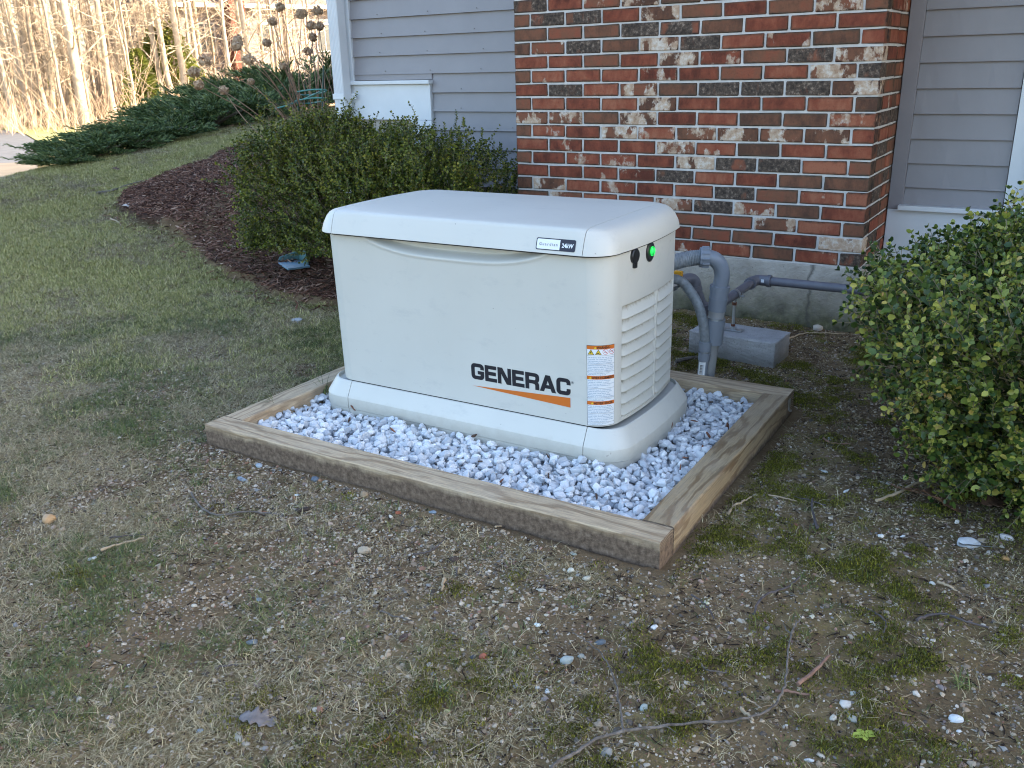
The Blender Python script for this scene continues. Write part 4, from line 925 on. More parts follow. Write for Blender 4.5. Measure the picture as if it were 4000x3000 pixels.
# ------------------------------------------------------------------ foliage builders
def leaf_mat(name, stops, rough=.42, spec=.5, trans=.0):
    m, t, p = mat(name); n = N(t); gi = n.n('ShaderNodeNewGeometry'); co = n.coord()
    r_ = n.math('ADD', n.math('MULTIPLY', gi.outputs['Random Per Island'], .75), n.math('MULTIPLY', n.math('SUBTRACT', n.noise(co, 4.5, 3), .25), .5), clamp=True)
    c = n.ramp(r_, stops); n.link(c, p.inputs['Base Color']); p.inputs['Roughness'].default_value = rough; p.inputs['Specular IOR Level'].default_value = spec
    if trans:
        tr = n.n('ShaderNodeBsdfTranslucent'); n.link(c, tr.inputs[0]); mx = n.n('ShaderNodeMixShader'); mx.inputs[0].default_value = trans
        out = [q for q in t.nodes if q.type == 'OUTPUT_MATERIAL'][0]; t.links.new(p.outputs[0], mx.inputs[1]); t.links.new(tr.outputs[0], mx.inputs[2]); t.links.new(mx.outputs[0], out.inputs[0])
    return m
LEAFV = np.array([[0, 0, 0], [.30, .36, .05], [.72, .33, .03], [1, 0, -.06], [.72, -.33, .03], [.30, -.36, .05], [.5, 0, -.04]]); LEAFF = [(0, 6, 1), (1, 6, 2), (2, 6, 3), (3, 6, 4), (4, 6, 5), (5, 6, 0)]
def sprig(r, L=.09, n=7, leaf=.022, droop=.1):
    """opposite pairs of oval leaves up a thin shoot; returns leaf verts, stem tube"""
    V = []; base = np.array([0, 0, 0.]); P = [base]; d = np.array([0, 0, 1.])
    for i in range(n): d = d + r.normal(0, .12, 3); d /= np.linalg.norm(d); P.append(P[-1] + d * L / n)
    P = np.array(P)
    for i in range(1, n + 1):
        t_ = P[i] - P[i - 1]; t_ /= np.linalg.norm(t_); a0 = (i % 2) * math.pi / 2 + r.normal(0, .3)
        for s in (0, math.pi) + ((a0 * 0 + .5 * math.pi,) if i == n else ()):
            a = a0 + s; u = np.array([math.cos(a), math.sin(a), 0]); u = u - t_ * (u @ t_); u /= np.linalg.norm(u)
            up = r.uniform(.35, 1.0) + (.8 if i == n else 0); dir_ = u + t_ * up; dir_ /= np.linalg.norm(dir_); side = np.cross(t_, dir_); side /= np.linalg.norm(side); nrm = np.cross(dir_, side)
            roll = r.normal(0, .45); side, nrm = side * math.cos(roll) + nrm * math.sin(roll), nrm * math.cos(roll) - side * math.sin(roll)
            sz = leaf * r.uniform(.7, 1.15) * (1 - .25 * (i / n)); V.append(P[i] + (LEAFV[:, :1] * dir_ + LEAFV[:, 1:2] * side * .95 + LEAFV[:, 2:] * nrm) * sz)
    return np.array(V), P
def rotto(d, r):
    "rotation taking z to d with a random spin"
    d = d / np.linalg.norm(d); a = r.normal(size=3); u = np.cross(d, a); u /= np.linalg.norm(u); v = np.cross(d, u); return np.stack([u, v, d], 1)
def bush(name, label, cat, centre, surf, nsprig, leaf, mt, stem_mt, seed, L=.10, extra=(), shells=(.62, 1.03)):
    r = np.random.default_rng(seed); root = empty(name, centre, 0, label, cat); pr = [sprig(r, L * r.uniform(.7, 1.2), int(r.integers(5, 9)), leaf) for _ in range(24)]
    VV = []; SV = []; SF = []; ns = 0; base = np.array(centre)
    pts = [surf(r, r.uniform(shells[0], shells[1]) if r.random() < .5 else r.uniform(.9, shells[1])) for _ in range(nsprig)] + list(extra)
    for q in pts:
        if q is None: continue
        pos, d, s = q; V, P = pr[int(r.integers(24))]; M_ = rotto(d, r); VV.append(((V @ M_.T) * s + pos).reshape(-1, 3))
        Q = (P @ M_.T) * s + pos; v, f = tube(Q[::2] if len(Q) > 5 else Q, .0011 * s, 3, False); SV.append(v); SF += [tuple(i + ns for i in g) for g in f]; ns += len(v)
    V = np.concatenate(VV); nl = len(V) // 7; F = (np.array(LEAFF)[None] + 7 * np.arange(nl)[:, None, None]).reshape(-1, 3)
    o = link('foliage', mesh_np('foliage', V, F, smooth=True), root, mt); o['kind'] = 'stuff'
    o = link('twigs', mesh_np('twigs', np.concatenate(SV), SF), root, stem_mt); o['kind'] = 'stuff'
    return root, r
def limbs(root, r, starts, ends, rad, mt, name='branch'):
    for a, b in zip(starts, ends):
        a = np.array(a); b = np.array(b); mid = (a + b) / 2 + r.normal(0, .03, 3); MB().tube(smooth_path([a, mid, b], 5), np.linspace(rad, rad * .35, 11), 6).build(name, mt, root)
M_stem = simple('shoot_bark', (.17, .14, .085), .85, .25, 30); M_branch = simple('branch_bark', (.13, .105, .075), .9, .25, 30, .3, 90)
LM1 = leaf_mat('boxwood_leaf', [(0, (.014, .026, .006)), (.3, (.040, .062, .008)), (.52, (.088, .115, .014)), (.74, (.180, .190, .024)), (.93, (.26, .235, .04)), (1, (.24, .11, .03))], .48, .3, .15)
LM2 = leaf_mat('boxwood_leaf_dark', [(0, (.009, .021, .006)), (.30, (.030, .060, .012)), (.50, (.082, .124, .022)), (.69, (.180, .215, .036)), (.85, (.38, .36, .07)), (.94, (.38, .21, .08)), (1, (.72, .66, .50))], .40, .4, .15)
# left boxwood: a wide low mass between the chimney and the house corner
def surfL(r, rad):
    # lumps of a box-like hedge, X -1.95..-.06, Y -.45..+.42
    th = r.uniform(0, 2 * math.pi); u = r.uniform(-1, 1)
    if r.random() < .62: th = r.uniform(-.75 * math.pi, -.02 * math.pi)                     # mostly the side in view
    ph = math.asin(max(-.25, r.uniform(-.45, 1))) if r.random() < .8 else r.uniform(.5, 1.5)
    d = np.array([math.cos(th) * math.cos(ph), math.sin(th) * math.cos(ph), math.sin(ph)])
    e = np.sign(d) * abs(d) ** .72; e /= max(1e-6, (abs(e) ** 3).sum() ** (1 / 3))
    X = e[0] * .80; Y = e[1] * .52; topz = .46 - .13 * X
    Z = e[2] * (topz if e[2] > 0 else .32)
    lump = 1 + .32 * (fbm(X * 1.0 + th, Z + Y, .35, 9) - .5) * 2
    p_ = np.array([X, Y, Z]) * rad * lump + np.array([0, 0, .04]); 
    if p_[0] > .76: p_[0] = .76 - r.uniform(0, .05)
    if p_[1] > .62: p_[1] = .62
    dd = d * .8 + np.array([0, 0, .75]) + r.normal(0, .35, 3)
    return p_, dd, r.uniform(.7, 1.15)
ex = []
rx = np.random.default_rng(8)
for k in range(46):                                                       # long shoots standing above the crown
    X = rx.uniform(-.68, .76); Y = rx.uniform(-.25, .25); h = rx.uniform(.03, .20); z0 = .42 - .13 * X
    for j in range(int(2 + h / .05)): ex.append((np.array([X + j * .012 * rx.uniform(-1, 1.4), Y, z0 + j * .05]), np.array([rx.normal(.15, .35), rx.normal(0, .3), 1.]), rx.uniform(.7, 1.0)))
CL = (-.83, -.20, .05)
lb, r = bush('boxwood_shrub', 'wide dark green boxwood shrub with stray shoots left of the brick chimney', 'shrub', CL, surfL, 9000, .0185, LM1, M_stem, 21, .085, ex, (.45, 1.03))
limbs(lb, r, [(rx.uniform(-.3, .3), rx.uniform(-.1, .1), -.30) for _ in range(16)], [(rx.uniform(-.75, .75), rx.uniform(-.4, .3), rx.uniform(.0, .42)) for _ in range(16)], .011, M_branch)
CR = (2.93, -1.12, .015)
def surfR(r, rad):
    th = r.uniform(0, 2 * math.pi)
    if r.random() < .75: th = r.uniform(.55 * math.pi, 1.75 * math.pi)
    ph = math.asin(r.uniform(-.80, 1)); d = np.array([math.cos(th) * math.cos(ph), math.sin(th) * math.cos(ph), math.sin(ph)])
    e = np.sign(d) * abs(d) ** .7; e /= max(1e-6, (abs(e) ** 3.2).sum() ** (1 / 3.2))
    A_, B_ = .71, .62
    X = e[0] * A_; Y = e[1] * B_; Z = e[2] * (.385 if e[2] > 0 else .33)
    lump = 1 + .26 * (fbm(th * .8 + 3, ph, .5, 19) - .5) * 2
    tp = 1 - .26 * max(0, -e[2]); p_ = np.array([X * tp, Y * tp, Z]) * rad * lump
    dd = d * .9 + np.array([0, 0, .55]) + r.normal(0, .38, 3)
    return p_, dd, r.uniform(.75, 1.2)
ex = []
for k in range(64):
    X = rx.uniform(-.62, .3); Y = rx.uniform(-.45, .45); h = rx.uniform(.02, .16)
    sc_ = math.sqrt(max(0, 1 - (X / .71) ** 2 - (Y / .60) ** 2)); z0 = .37 * sc_ ** .7; dx = rx.normal(-.1, .5)
    for j in range(int(1 + h / .045)): ex.append((np.array([X + j * .045 * dx, Y, z0 + j * .04]), np.array([dx, rx.normal(0, .3), 1.]), rx.uniform(.75, 1.05)))
for k in range(34):
    th = rx.uniform(.80, 1.35) * math.pi; z = rx.uniform(-.2, .25)
    for j in range(3): ex.append((np.array([(.68 + j * .045) * math.cos(th), (.58 + j * .04) * math.sin(th), z + j * .01]), np.array([math.cos(th), math.sin(th), .25]), rx.uniform(.7, 1)))
rb_, r = bush('boxwood_shrub', 'boxwood shrub with glossy yellow and green leaves at the right edge', 'shrub', CR, surfR, 4500, .0240, LM2, M_stem, 33, .110, ex, (.55, 1.05))
limbs(rb_, r, [(rx.uniform(-.12, .12), rx.uniform(-.1, .1), -.36) for _ in range(18)], [(rx.uniform(-.6, .5), rx.uniform(-.5, .4), rx.uniform(-.2, .3)) for _ in range(18)], .009, M_branch)

M_pstem = simple('pale_shoot', (.33, .27, .17), .8, .25, 30)
for k in range(26):
    th = rx.uniform(.8, 1.75) * math.pi; z = rx.uniform(-.22, .26); e = np.array([.66 * math.cos(th), .60 * math.sin(th), z]) * rx.uniform(.85, 1.0); limbs(rb_, r, [e * .45 + (0, 0, -.12)], [e], .0035, M_pstem)
for k in range(12):
    th = rx.uniform(1.1, 1.8) * math.pi; e = np.array([.70 * math.cos(th), .48 * math.sin(th), rx.uniform(-.1, .42)]); limbs(lb, r, [e * .45 + (0, 0, -.12)], [e], .0032, M_pstem)

# ------------------------------------------------------------------ junipers along the crest of the lawn
JM = leaf_mat('juniper_needles', [(0, (.016, .032, .010)), (.35, (.048, .086, .030)), (.65, (.115, .165, .056)), (.90, (.21, .24, .09)), (1, (.24, .16, .07))], .6, .25)
def juniper_mesh(seed, R=1.0, H=.42):
    r = np.random.default_rng(seed); V = []; F = []; n_ = 0
    for bq in range(30):
        th = r.uniform(0, 2 * math.pi); rr1 = R * r.uniform(.45, 1.05); hh = H * r.uniform(.35, 1.0) * (1.1 - .5 * rr1 / R); c0 = np.array([r.normal(0, .12), r.normal(0, .12), .02]); tip = np.array([rr1 * math.cos(th), rr1 * math.sin(th), hh]) + np.array([-.16, -.10, 0]); mid = (c0 + tip) / 2 + np.array([0, 0, hh * .30])
        for k in range(15):
            t_ = .22 + .78 * (k + r.random()) / 15; st_ = c0 * (1 - t_) ** 2 + mid * 2 * t_ * (1 - t_) + tip * t_ * t_; tan = 2 * (1 - t_) * (mid - c0) + 2 * t_ * (tip - mid); tan /= np.linalg.norm(tan); lt = np.cross(tan, (0, 0, 1)); lt /= np.linalg.norm(lt)
            d = tan + lt * r.choice([-1, 1]) * r.uniform(.1, .8) + np.array([0, 0, r.uniform(-.05, .30)]); d /= np.linalg.norm(d)
            L = r.uniform(.14, .34) * (1.15 - .35 * t_); side = np.cross(d, (0, 0, 1)); side /= np.linalg.norm(side) + 1e-9; up = np.cross(side, d)
            for j in range(12):
                u = (j + 1) / 13; b = st_ + d * L * u + np.array([0, 0, -.03 * u * u]); a = r.uniform(0, 6.28); lat = side * math.cos(a) + up * math.sin(a) * .55; dd = d * 1.0 + lat * .65; l = L * .32 * (1.1 - u) + .02; w_ = .0062
                q = np.cross(dd, r.normal(size=3)); q /= np.linalg.norm(q); V += [b - q * w_, b + q * w_, b + dd * l * .6 + q * w_ * .8, b + dd * l, b + dd * l * .6 - q * w_ * .8]; F += [(n_, n_ + 1, n_ + 2, n_ + 4), (n_ + 4, n_ + 2, n_ + 3)]; n_ += 5
    return mesh_np('needles', np.array(V), F)
jm = [juniper_mesh(50 + i) for i in range(3)]
for q in jm: q.materials.append(JM)
jst = MB(); r = np.random.default_rng(60)
for k in range(9): a = r.uniform(0, 6.28); jst.tube(smooth_path([(0, 0, -.05), (.3 * math.cos(a), .3 * math.sin(a), .10), (.7 * math.cos(a), .7 * math.sin(a), .22)], 3), np.linspace(.018, .006, 7), 5)
jst = jst.mesh('stems'); jst.materials.append(M_branch)
r = np.random.default_rng(61); spots = []
JL = ['leftmost dark green juniper trailing toward the road', 'low spreading juniper second from the road end', 'spreading juniper third from the road end of the row', 'juniper mound just right of the gap where the drive shows', 'dense blue green juniper mound below the thickest tree trunks', 'broad juniper mound in the middle of the row', 'juniper mound above the pale lawn edge left of the flower stalks', 'taller juniper mound behind the lowest dried flower heads', 'juniper mound below the far brick chimney', 'juniper mound rising behind the teal plant hoop', 'rightmost juniper mound beside the white downspout', 'juniper far behind the dried flower stalks']
JP = []
for px, py, dback, sR, H_ in ((262, 660, .30, .40, .50), (360, 640, .50, .55, .74), (480, 610, .60, .66, .78), (640, 572, .62, .72, .90), (800, 528, .7, .80, 1.15), (950, 492, .75, .85, 1.15), (1090, 458, .8, .95, 1.45), (560, 592, 1.7, .8, .80), (760, 540, 1.9, .9, 1.2), (900, 505, 2.1, 1.0, 1.45), (1040, 470, 2.2, 1.1, 2.1), (1210, 440, 1.9, 1.2, 2.3)):
    P = onground_s(px, py); d = (P - CAM)[:2]; d /= np.linalg.norm(d); JP.append((P[0] + d[0] * dback, P[1] + d[1] * dback, sR, H_))
for i, (x, y, s, hz) in enumerate(JP):
    ro = empty('juniper_shrub', (x, y, float(terrain(x, y)) - .02), 0, JL[i], 'juniper', 'junipers along the crest of the lawn'); ro.scale = (s, s, hz)
    for j in range(2): o = link('needles', jm[(i + j) % 3], ro, None, rot=(0, 0, r.uniform(-.5, .5)))
    link('stems', jst, ro)

# ------------------------------------------------------------------ scattered cover (geometry nodes instances on points)
PROTO = {}
def instancer(name, label_kind, protos, pts, rot, scl, idx, parent=None):
    """one 'stuff' object: protos (meshes with materials) instanced on points"""
    col = bpy.data.collections.new(name + '_protos')
    for i, me in enumerate(protos): o = bpy.data.objects.new('%s_proto_%02d' % (name, i), me); col.objects.link(o)
    me = bpy.data.meshes.new(name); me.vertices.add(len(pts)); me.vertices.foreach_set('co', np.asarray(pts, np.float32).ravel())
    a = me.attributes.new('rot', 'FLOAT_VECTOR', 'POINT'); a.data.foreach_set('vector', np.asarray(rot, np.float32).ravel())
    a = me.attributes.new('scl', 'FLOAT', 'POINT'); a.data.foreach_set('value', np.asarray(scl, np.float32).ravel())
    a = me.attributes.new('idx', 'INT', 'POINT'); a.data.foreach_set('value', np.asarray(idx, np.int32).ravel())
    o = bpy.data.objects.new(name, me); C.objects.link(o); o['kind'] = 'stuff'
    if parent: o.parent = parent
    ng = bpy.data.node_groups.new(name, 'GeometryNodeTree'); ng.interface.new_socket('Geometry', in_out='INPUT', socket_type='NodeSocketGeometry'); ng.interface.new_socket('Geometry', in_out='OUTPUT', socket_type='NodeSocketGeometry')
    gi = ng.nodes.new('NodeGroupInput'); go = ng.nodes.new('NodeGroupOutput'); ip = ng.nodes.new('GeometryNodeInstanceOnPoints'); ci = ng.nodes.new('GeometryNodeCollectionInfo')
    ci.inputs['Collection'].default_value = col; ci.inputs['Separate Children'].default_value = True; ci.inputs['Reset Children'].default_value = True
    def na(nm, ty): q = ng.nodes.new('GeometryNodeInputNamedAttribute'); q.data_type = ty; q.inputs['Name'].default_value = nm; return next(s for s in q.outputs if s.enabled)
    L = ng.links.new; L(gi.outputs[0], ip.inputs['Points']); L(ci.outputs[0], ip.inputs['Instance']); ip.inputs['Pick Instance'].default_value = True
    L(na('idx', 'INT'), ip.inputs['Instance Index']); L(na('rot', 'FLOAT_VECTOR'), ip.inputs['Rotation']); L(na('scl', 'FLOAT'), ip.inputs['Scale']); L(ip.outputs[0], go.inputs[0])
    md = o.modifiers.new('scatter', 'NODES'); md.node_group = ng; return o
def shade_by_instance(name, stops, rough=.85, spec=.25, island=0.0, bump=0):
    m, t, p = mat(name); n = N(t); oi = n.n('ShaderNodeObjectInfo'); f = oi.outputs['Random']
    if island: gi = n.n('ShaderNodeNewGeometry'); f = n.math('FRACT', n.math('ADD', f, n.math('MULTIPLY', gi.outputs['Random Per Island'], island)))
    c = n.ramp(f, stops)
    if bump: c = n.mix(n.ramp(n.noise(n.coord(), bump, 4, .7), [(.35, .35), (.6, 0)]), c, (.12, .10, .08))
    n.link(c, p.inputs['Base Color']); p.inputs['Roughness'].default_value = rough; p.inputs['Specular IOR Level'].default_value = spec; return m
M_grassd = shade_by_instance('dry_grass', [(0, (.10, .078, .035)), (.3, (.22, .178, .090)), (.6, (.38, .315, .180)), (.85, (.55, .465, .295)), (1, (.28, .18, .09))], .7, .3, 1.0)
M_grassg = shade_by_instance('green_grass', [(0, (.034, .052, .014)), (.4, (.070, .100, .024)), (.75, (.135, .165, .042)), (1, (.25, .23, .09))], .6, .3, 1.0)
M_lawn = shade_by_instance('lawn_grass', [(0, (.125, .128, .036)), (.4, (.265, .262, .082)), (.7, (.42, .39, .145)), (1, (.62, .52, .28))], .65, .3, 1.0)
M_peb = shade_by_instance('pebble', [(0, (.05, .042, .036)), (.15, (.14, .115, .095)), (.35, (.29, .215, .145)), (.55, (.36, .285, .20)), (.74, (.50, .43, .33)), (.83, (.21, .21, .21)), (.89, (.25, .10, .055)), (.95, (.62, .57, .49)), (1, (.46, .31, .17))], .75, .35, 0, 90)
M_deb = shade_by_instance('litter', [(0, (.010, .006, .004)), (.4, (.045, .027, .017)), (.75, (.13, .082, .050)), (1, (.36, .27, .17))], .85, .25, 1.0)
M_mul = shade_by_instance('bark_mulch', [(0, (.032, .013, .008)), (.45, (.115, .050, .031)), (.8, (.21, .105, .068)), (.95, (.31, .19, .135)), (1, (.40, .28, .21))], .85, .3, 1.0)
M_moss = shade_by_instance('moss', [(0, (.036, .038, .009)), (.4, (.090, .090, .015)), (.8, (.175, .168, .024)), (1, (.27, .25, .04))], .9, .15, 1.0)
def tuft(seed, nb, L, R, lean, wd, mt, curl=.5):
    r = np.random.default_rng(seed); V = []; F = []; n_ = 0
    for k in range(nb):
        a = r.uniform(0, 6.28); rr = R * math.sqrt(r.random()); b = np.array([rr * math.cos(a), rr * math.sin(a), -.002]); h = r.uniform(0, 6.28); d = np.array([math.cos(h), math.sin(h), 0]); l = L * r.uniform(.5, 1.2)
        el_ = math.radians(np.clip(r.normal(lean, 18), 3, 85)); s = np.array([-d[1], d[0], 0]) * wd * r.uniform(.6, 1.2); p_ = b; cv = r.normal(0, curl); P = [b]
        for j in range(3): d2 = d * math.cos(el_) + np.array([0, 0, math.sin(el_)]); p_ = p_ + d2 * l / 3; P.append(p_); el_ -= abs(r.normal(.25, .3)); el_ = max(el_, -.25); h += cv; d = np.array([math.cos(h), math.sin(h), 0])
        for j, w_ in enumerate((1, .95, .7)): V += [P[j] - s * w_, P[j] + s * w_]
        V.append(P[3]); F += [(n_, n_ + 1, n_ + 3, n_ + 2), (n_ + 2, n_ + 3, n_ + 5, n_ + 4), (n_ + 4, n_ + 5, n_ + 6)]; n_ += 7
    me = mesh_np('tuft', np.array(V), F); me.materials.append(mt); return me
T_near = [tuft(i, 16, .040, .024, 16, .00065, M_grassd, .7) for i in range(5)] + [tuft(10 + i, 12, .034, .016, 38, .00065, M_grassg, .4) for i in range(4)] + [tuft(20 + i, 12, .06, .03, 10, .0006, M_grassd, .9) for i in range(2)]
T_lawn = [tuft(30 + i, 30, .032, .045, 42, .0014, M_lawn, .5) for i in range(4)] + [tuft(40 + i, 22, .032, .045, 22, .0013, M_grassd, .6) for i in range(2)]
sg = np.random.default_rng(77)
def sample(nmax, x0, x1, y0, y1, dens, margin=.42):
    x = sg.uniform(x0, x1, nmax); y = sg.uniform(y0, y1, nmax); ok = visible(x, y, margin); x = x[ok]; y = y[ok]
    g, m_, b_, mu_, un_ = masks(x, y); inf = (x > .19) & (x < 1.89) & (y > -2.385) & (y < -1.085); d = dens(x, y, g, m_, b_, mu_, un_) * ~inf * ~((y > -.01) & (x > -.02) & (x < 1.83)) * ~((x > -1.6) & (y > .5)) * ~((abs(x - 1.457) < .2) & (abs(y + .54) < .105))
    k = sg.random(len(x)) < d; return x[k], y[k]
def heights(x, y):
    i = np.clip(np.searchsorted(gx, x) - 1, 0, nx_ - 2); j = np.clip(np.searchsorted(gy, y) - 1, 0, ny_ - 2); u = (x - gx[i]) / (gx[i + 1] - gx[i]); v = (y - gy[j]) / (gy[j + 1] - gy[j])
    return GZ[i, j] * (1 - u) * (1 - v) + GZ[i + 1, j] * u * (1 - v) + GZ[i, j + 1] * (1 - u) * v + GZ[i + 1, j + 1] * u * v
def rots(k, tilt): return np.stack([sg.normal(0, tilt, k), sg.normal(0, tilt, k), sg.uniform(0, 6.28, k)], 1)
D0 = lambda x, y: np.hypot(x - CAM[0], y - CAM[1])
# near, thin and mostly dry
x, y = sample(210000, -2.2, 3.2, -4.2, .4, lambda x, y, g, m_, b_, mu_, un_: g * (.95 - .45 * sstep(.9, 1.7, x) - .25 * sstep(2.6, 1.8, D0(x, y))) * sstep(6, 4, D0(x, y)) + .03)
k = len(x); green = fbm(x, y, .35, 91) + .12 * sg.normal(size=k) - .12 * (x > 1.2); idx = np.where(green > .54, sg.integers(5, 9, k), np.where(sg.random(k) < .12, sg.integers(9, 11, k), sg.integers(0, 5, k)))
o = instancer('sparse_grass', '', T_near, np.c_[x, y, heights(x, y)], rots(k, .12), sg.uniform(.6, 1.15, k), idx)
# lawn
x, y = sample(330000, -9.5, .8, -3.2, 9.5, lambda x, y, g, m_, b_, mu_, un_: np.clip(g * 1.15, 0, 1) * sstep(3.3, 4.8, D0(x, y)) * np.clip(9 / D0(x, y), .55, 1) * (x > -7.2 - .32 * np.clip(y, 0, 12)), .40)
k = len(x); green = fbm(x, y, .5, 93) + .14 * sg.normal(size=k) + .05 * sstep(4, 7, D0(x, y)); idx = np.where(green > .53, sg.integers(0, 4, k), sg.integers(4, 6, k))
o = instancer('lawn_grass', '', T_lawn, np.c_[x, y, heights(x, y)], rots(k, .1), sg.uniform(.7, 1.15, k) * np.clip(.75 + .04 * D0(x, y), .8, 1.3), idx)
# pebbles: fine grit, then small stones
PB = [hull(np.random.default_rng(300 + i), 16, (1, .8, .55), .3) for i in range(8)]
for q in PB: q.materials.append(M_peb)
x, y = sample(520000, -2.0, 3.2, -4.2, .4, lambda x, y, g, m_, b_, mu_, un_: (.32 + .75 * np.clip(b_, 0, 1) * sstep(.35, .6, fbm(x, y, .12, 15)) + .28 * sstep(.5, .7, fbm(x, y, .18, 16)) + .10 * un_) * (1 - mu_) * sstep(6.5, 3.5, D0(x, y)))
k = len(x); s_ = np.exp(sg.normal(math.log(.0027), .45, k)).clip(.0013, .0085); o = instancer('gravel_grit', '', PB, np.c_[x, y, heights(x, y) + s_ * .02], rots(k, .35), s_, sg.integers(0, 8, k))
x, y = sample(42000, -2.0, 3.2, -4.2, .2, lambda x, y, g, m_, b_, mu_, un_: (.25 + .35 * np.clip(b_, 0, 1) + .2 * sstep(.5, .65, fbm(x, y, .25, 18))) * (1 - mu_) * sstep(5.5, 3.2, D0(x, y)))
k = len(x); s_ = np.exp(sg.normal(math.log(.0066), .30, k)).clip(.004, .013); o = instancer('pebbles', '', PB, np.c_[x, y, heights(x, y) + s_ * .02], rots(k, .3), s_, sg.integers(0, 8, k))
# twig bits, needles, leaf crumbs
DB = []
for i in range(6):
    r = np.random.default_rng(400 + i); L = 1.0; a = smooth_path([(-.5, 0, 0), (-.1, r.normal(0, .08), .03), (.5, r.normal(0, .12), 0)], 2); me = MB().tube(a, [.035, .05, .045, .04, .03][:len(a)] if len(a) <= 5 else .04, 4, False).mesh('bit'); me.materials.append(M_deb); DB.append(me)
for i in range(3):
    r = np.random.default_rng(420 + i); P = [(math.cos(a) * r.uniform(.3, .55), math.sin(a) * r.uniform(.2, .4), r.normal(0, .09)) for a in np.linspace(0, 6.28, 7)[:-1]]; P.append((0, 0, .06)); me = mesh_np('bit', P, [(j, (j + 1) % 6, 6) for j in range(6)]); me.materials.append(M_deb); DB.append(me)
x, y = sample(260000, -2.5, 3.2, -4.2, .4, lambda x, y, g, m_, b_, mu_, un_: (.25 + .35 * un_ + .25 * sstep(.45, .65, fbm(x, y, .3, 19))) * (1 - mu_) * sstep(6.5, 3.5, D0(x, y)))
k = len(x); i_ = sg.integers(0, 9, k); s_ = np.where(i_ < 6, sg.uniform(.008, .030, k), sg.uniform(.005, .013, k)); o = instancer('ground_litter', '', DB, np.c_[x, y, heights(x, y) + .0015], rots(k, .15), s_, i_)
# moss cushions: short upright fuzz
def moss_tuft(seed):
    r = np.random.default_rng(seed); V = []; F = []; n_ = 0
    for k in range(60):
        a = r.uniform(0, 6.28); rr = math.sqrt(r.random()); b = np.array([rr * math.cos(a), rr * math.sin(a), .30 * (1 - rr * rr)]) * .022; d = np.array([r.normal(0, .5), r.normal(0, .5), 1.]); d /= np.linalg.norm(d); s = np.cross(d, r.normal(size=3)); s /= np.linalg.norm(s); l = r.uniform(.003, .0075)
        V += [b - s * .0011, b + s * .0011, b + d * l]; F.append((n_, n_ + 1, n_ + 2)); n_ += 3
    me = mesh_np('moss', np.array(V), F); me.materials.append(M_moss); return me
MO = [moss_tuft(500 + i) for i in range(4)]
x, y = sample(130000, -1.5, 3.4, -4.2, .0, lambda x, y, g, m_, b_, mu_, un_: np.clip(m_ * sstep(.42, .66, fbm(x, y, .09, 28)), 0, 1) * .75)
k = len(x); o = instancer('moss', '', MO, np.c_[x, y, heights(x, y) + .001], rots(k, .1), sg.uniform(.6, 1.4, k), sg.integers(0, 4, k))
# shredded bark on the bed
MU = []
for i in range(8):
    r = np.random.default_rng(600 + i); k_ = 5; xs = np.linspace(-.5, .5, k_); yb = r.normal(0, .05, k_).cumsum(); zb = r.normal(0, .05, k_).cumsum(); V = []
    for j in range(k_): w_ = r.uniform(.05, .13) * (1 if 0 < j < k_ - 1 else .4); V += [(xs[j], yb[j] - w_, zb[j]), (xs[j], yb[j] + w_, zb[j] + .02), (xs[j], yb[j], zb[j] + .07)]
    F = [(j * 3 + a, j * 3 + (a + 1) % 3, j * 3 + 3 + (a + 1) % 3, j * 3 + 3 + a) for j in range(k_ - 1) for a in range(3)]
    me = mesh_np('shred', np.array(V), F); me.materials.append(M_mul); MU.append(me)
x, y = sample(150000, -5.8, .2, -1.3, 4.8, lambda x, y, g, m_, b_, mu_, un_: mu_ * .9 + .10 * mulchm(x + .1, y + .12), .15)
k = len(x); o = instancer('bark_mulch', '', MU, np.c_[x, y, heights(x, y) + sg.uniform(.0, .016, k)], rots(k, .28), sg.uniform(.018, .062, k), sg.integers(0, 8, k))

# ------------------------------------------------------------------ individual stones, sticks and leaves lying about
def rock(px, py, wpx, col, label, cat='stone', asp=(1, .72, .5), seed=0, name='stone', rough=.8):
    P = onground(px, py); d = np.linalg.norm(P - CAM); s = wpx / FPX * d / 2
    r = np.random.default_rng(900 + seed); bm = bmesh.new(); me0 = hull(r, 26, asp, .25); bm.from_mesh(me0); bmesh.ops.bevel(bm, geom=bm.edges[:], offset=.06, segments=1, affect='EDGES')
    me = bpy.data.meshes.new(name); bm.to_mesh(me); bm.free(); me.polygons.foreach_set('use_smooth', np.ones(len(me.polygons), bool))
    key = 'stone_%d_%d_%d' % tuple(int(c * 100) for c in col)
    mt = bpy.data.materials.get(key) or simple(key, col, rough, .28, 40, .4, 120)
    o = link(name, me, None, mt, (P[0], P[1], P[2] + s * asp[2] * .35), (r.normal(0, .15), r.normal(0, .15), math.radians(33) + r.normal(0, .5))); o.scale = (s,) * 3
    return tag(o, label, cat)
CREAM, WHITE, GREY, BLUE, TAN, RED, DARK, GREEN = (.52, .46, .37), (.62, .62, .60), (.27, .27, .27), (.24, .28, .33), (.36, .28, .19), (.26, .09, .055), (.07, .075, .09), (.27, .30, .27)
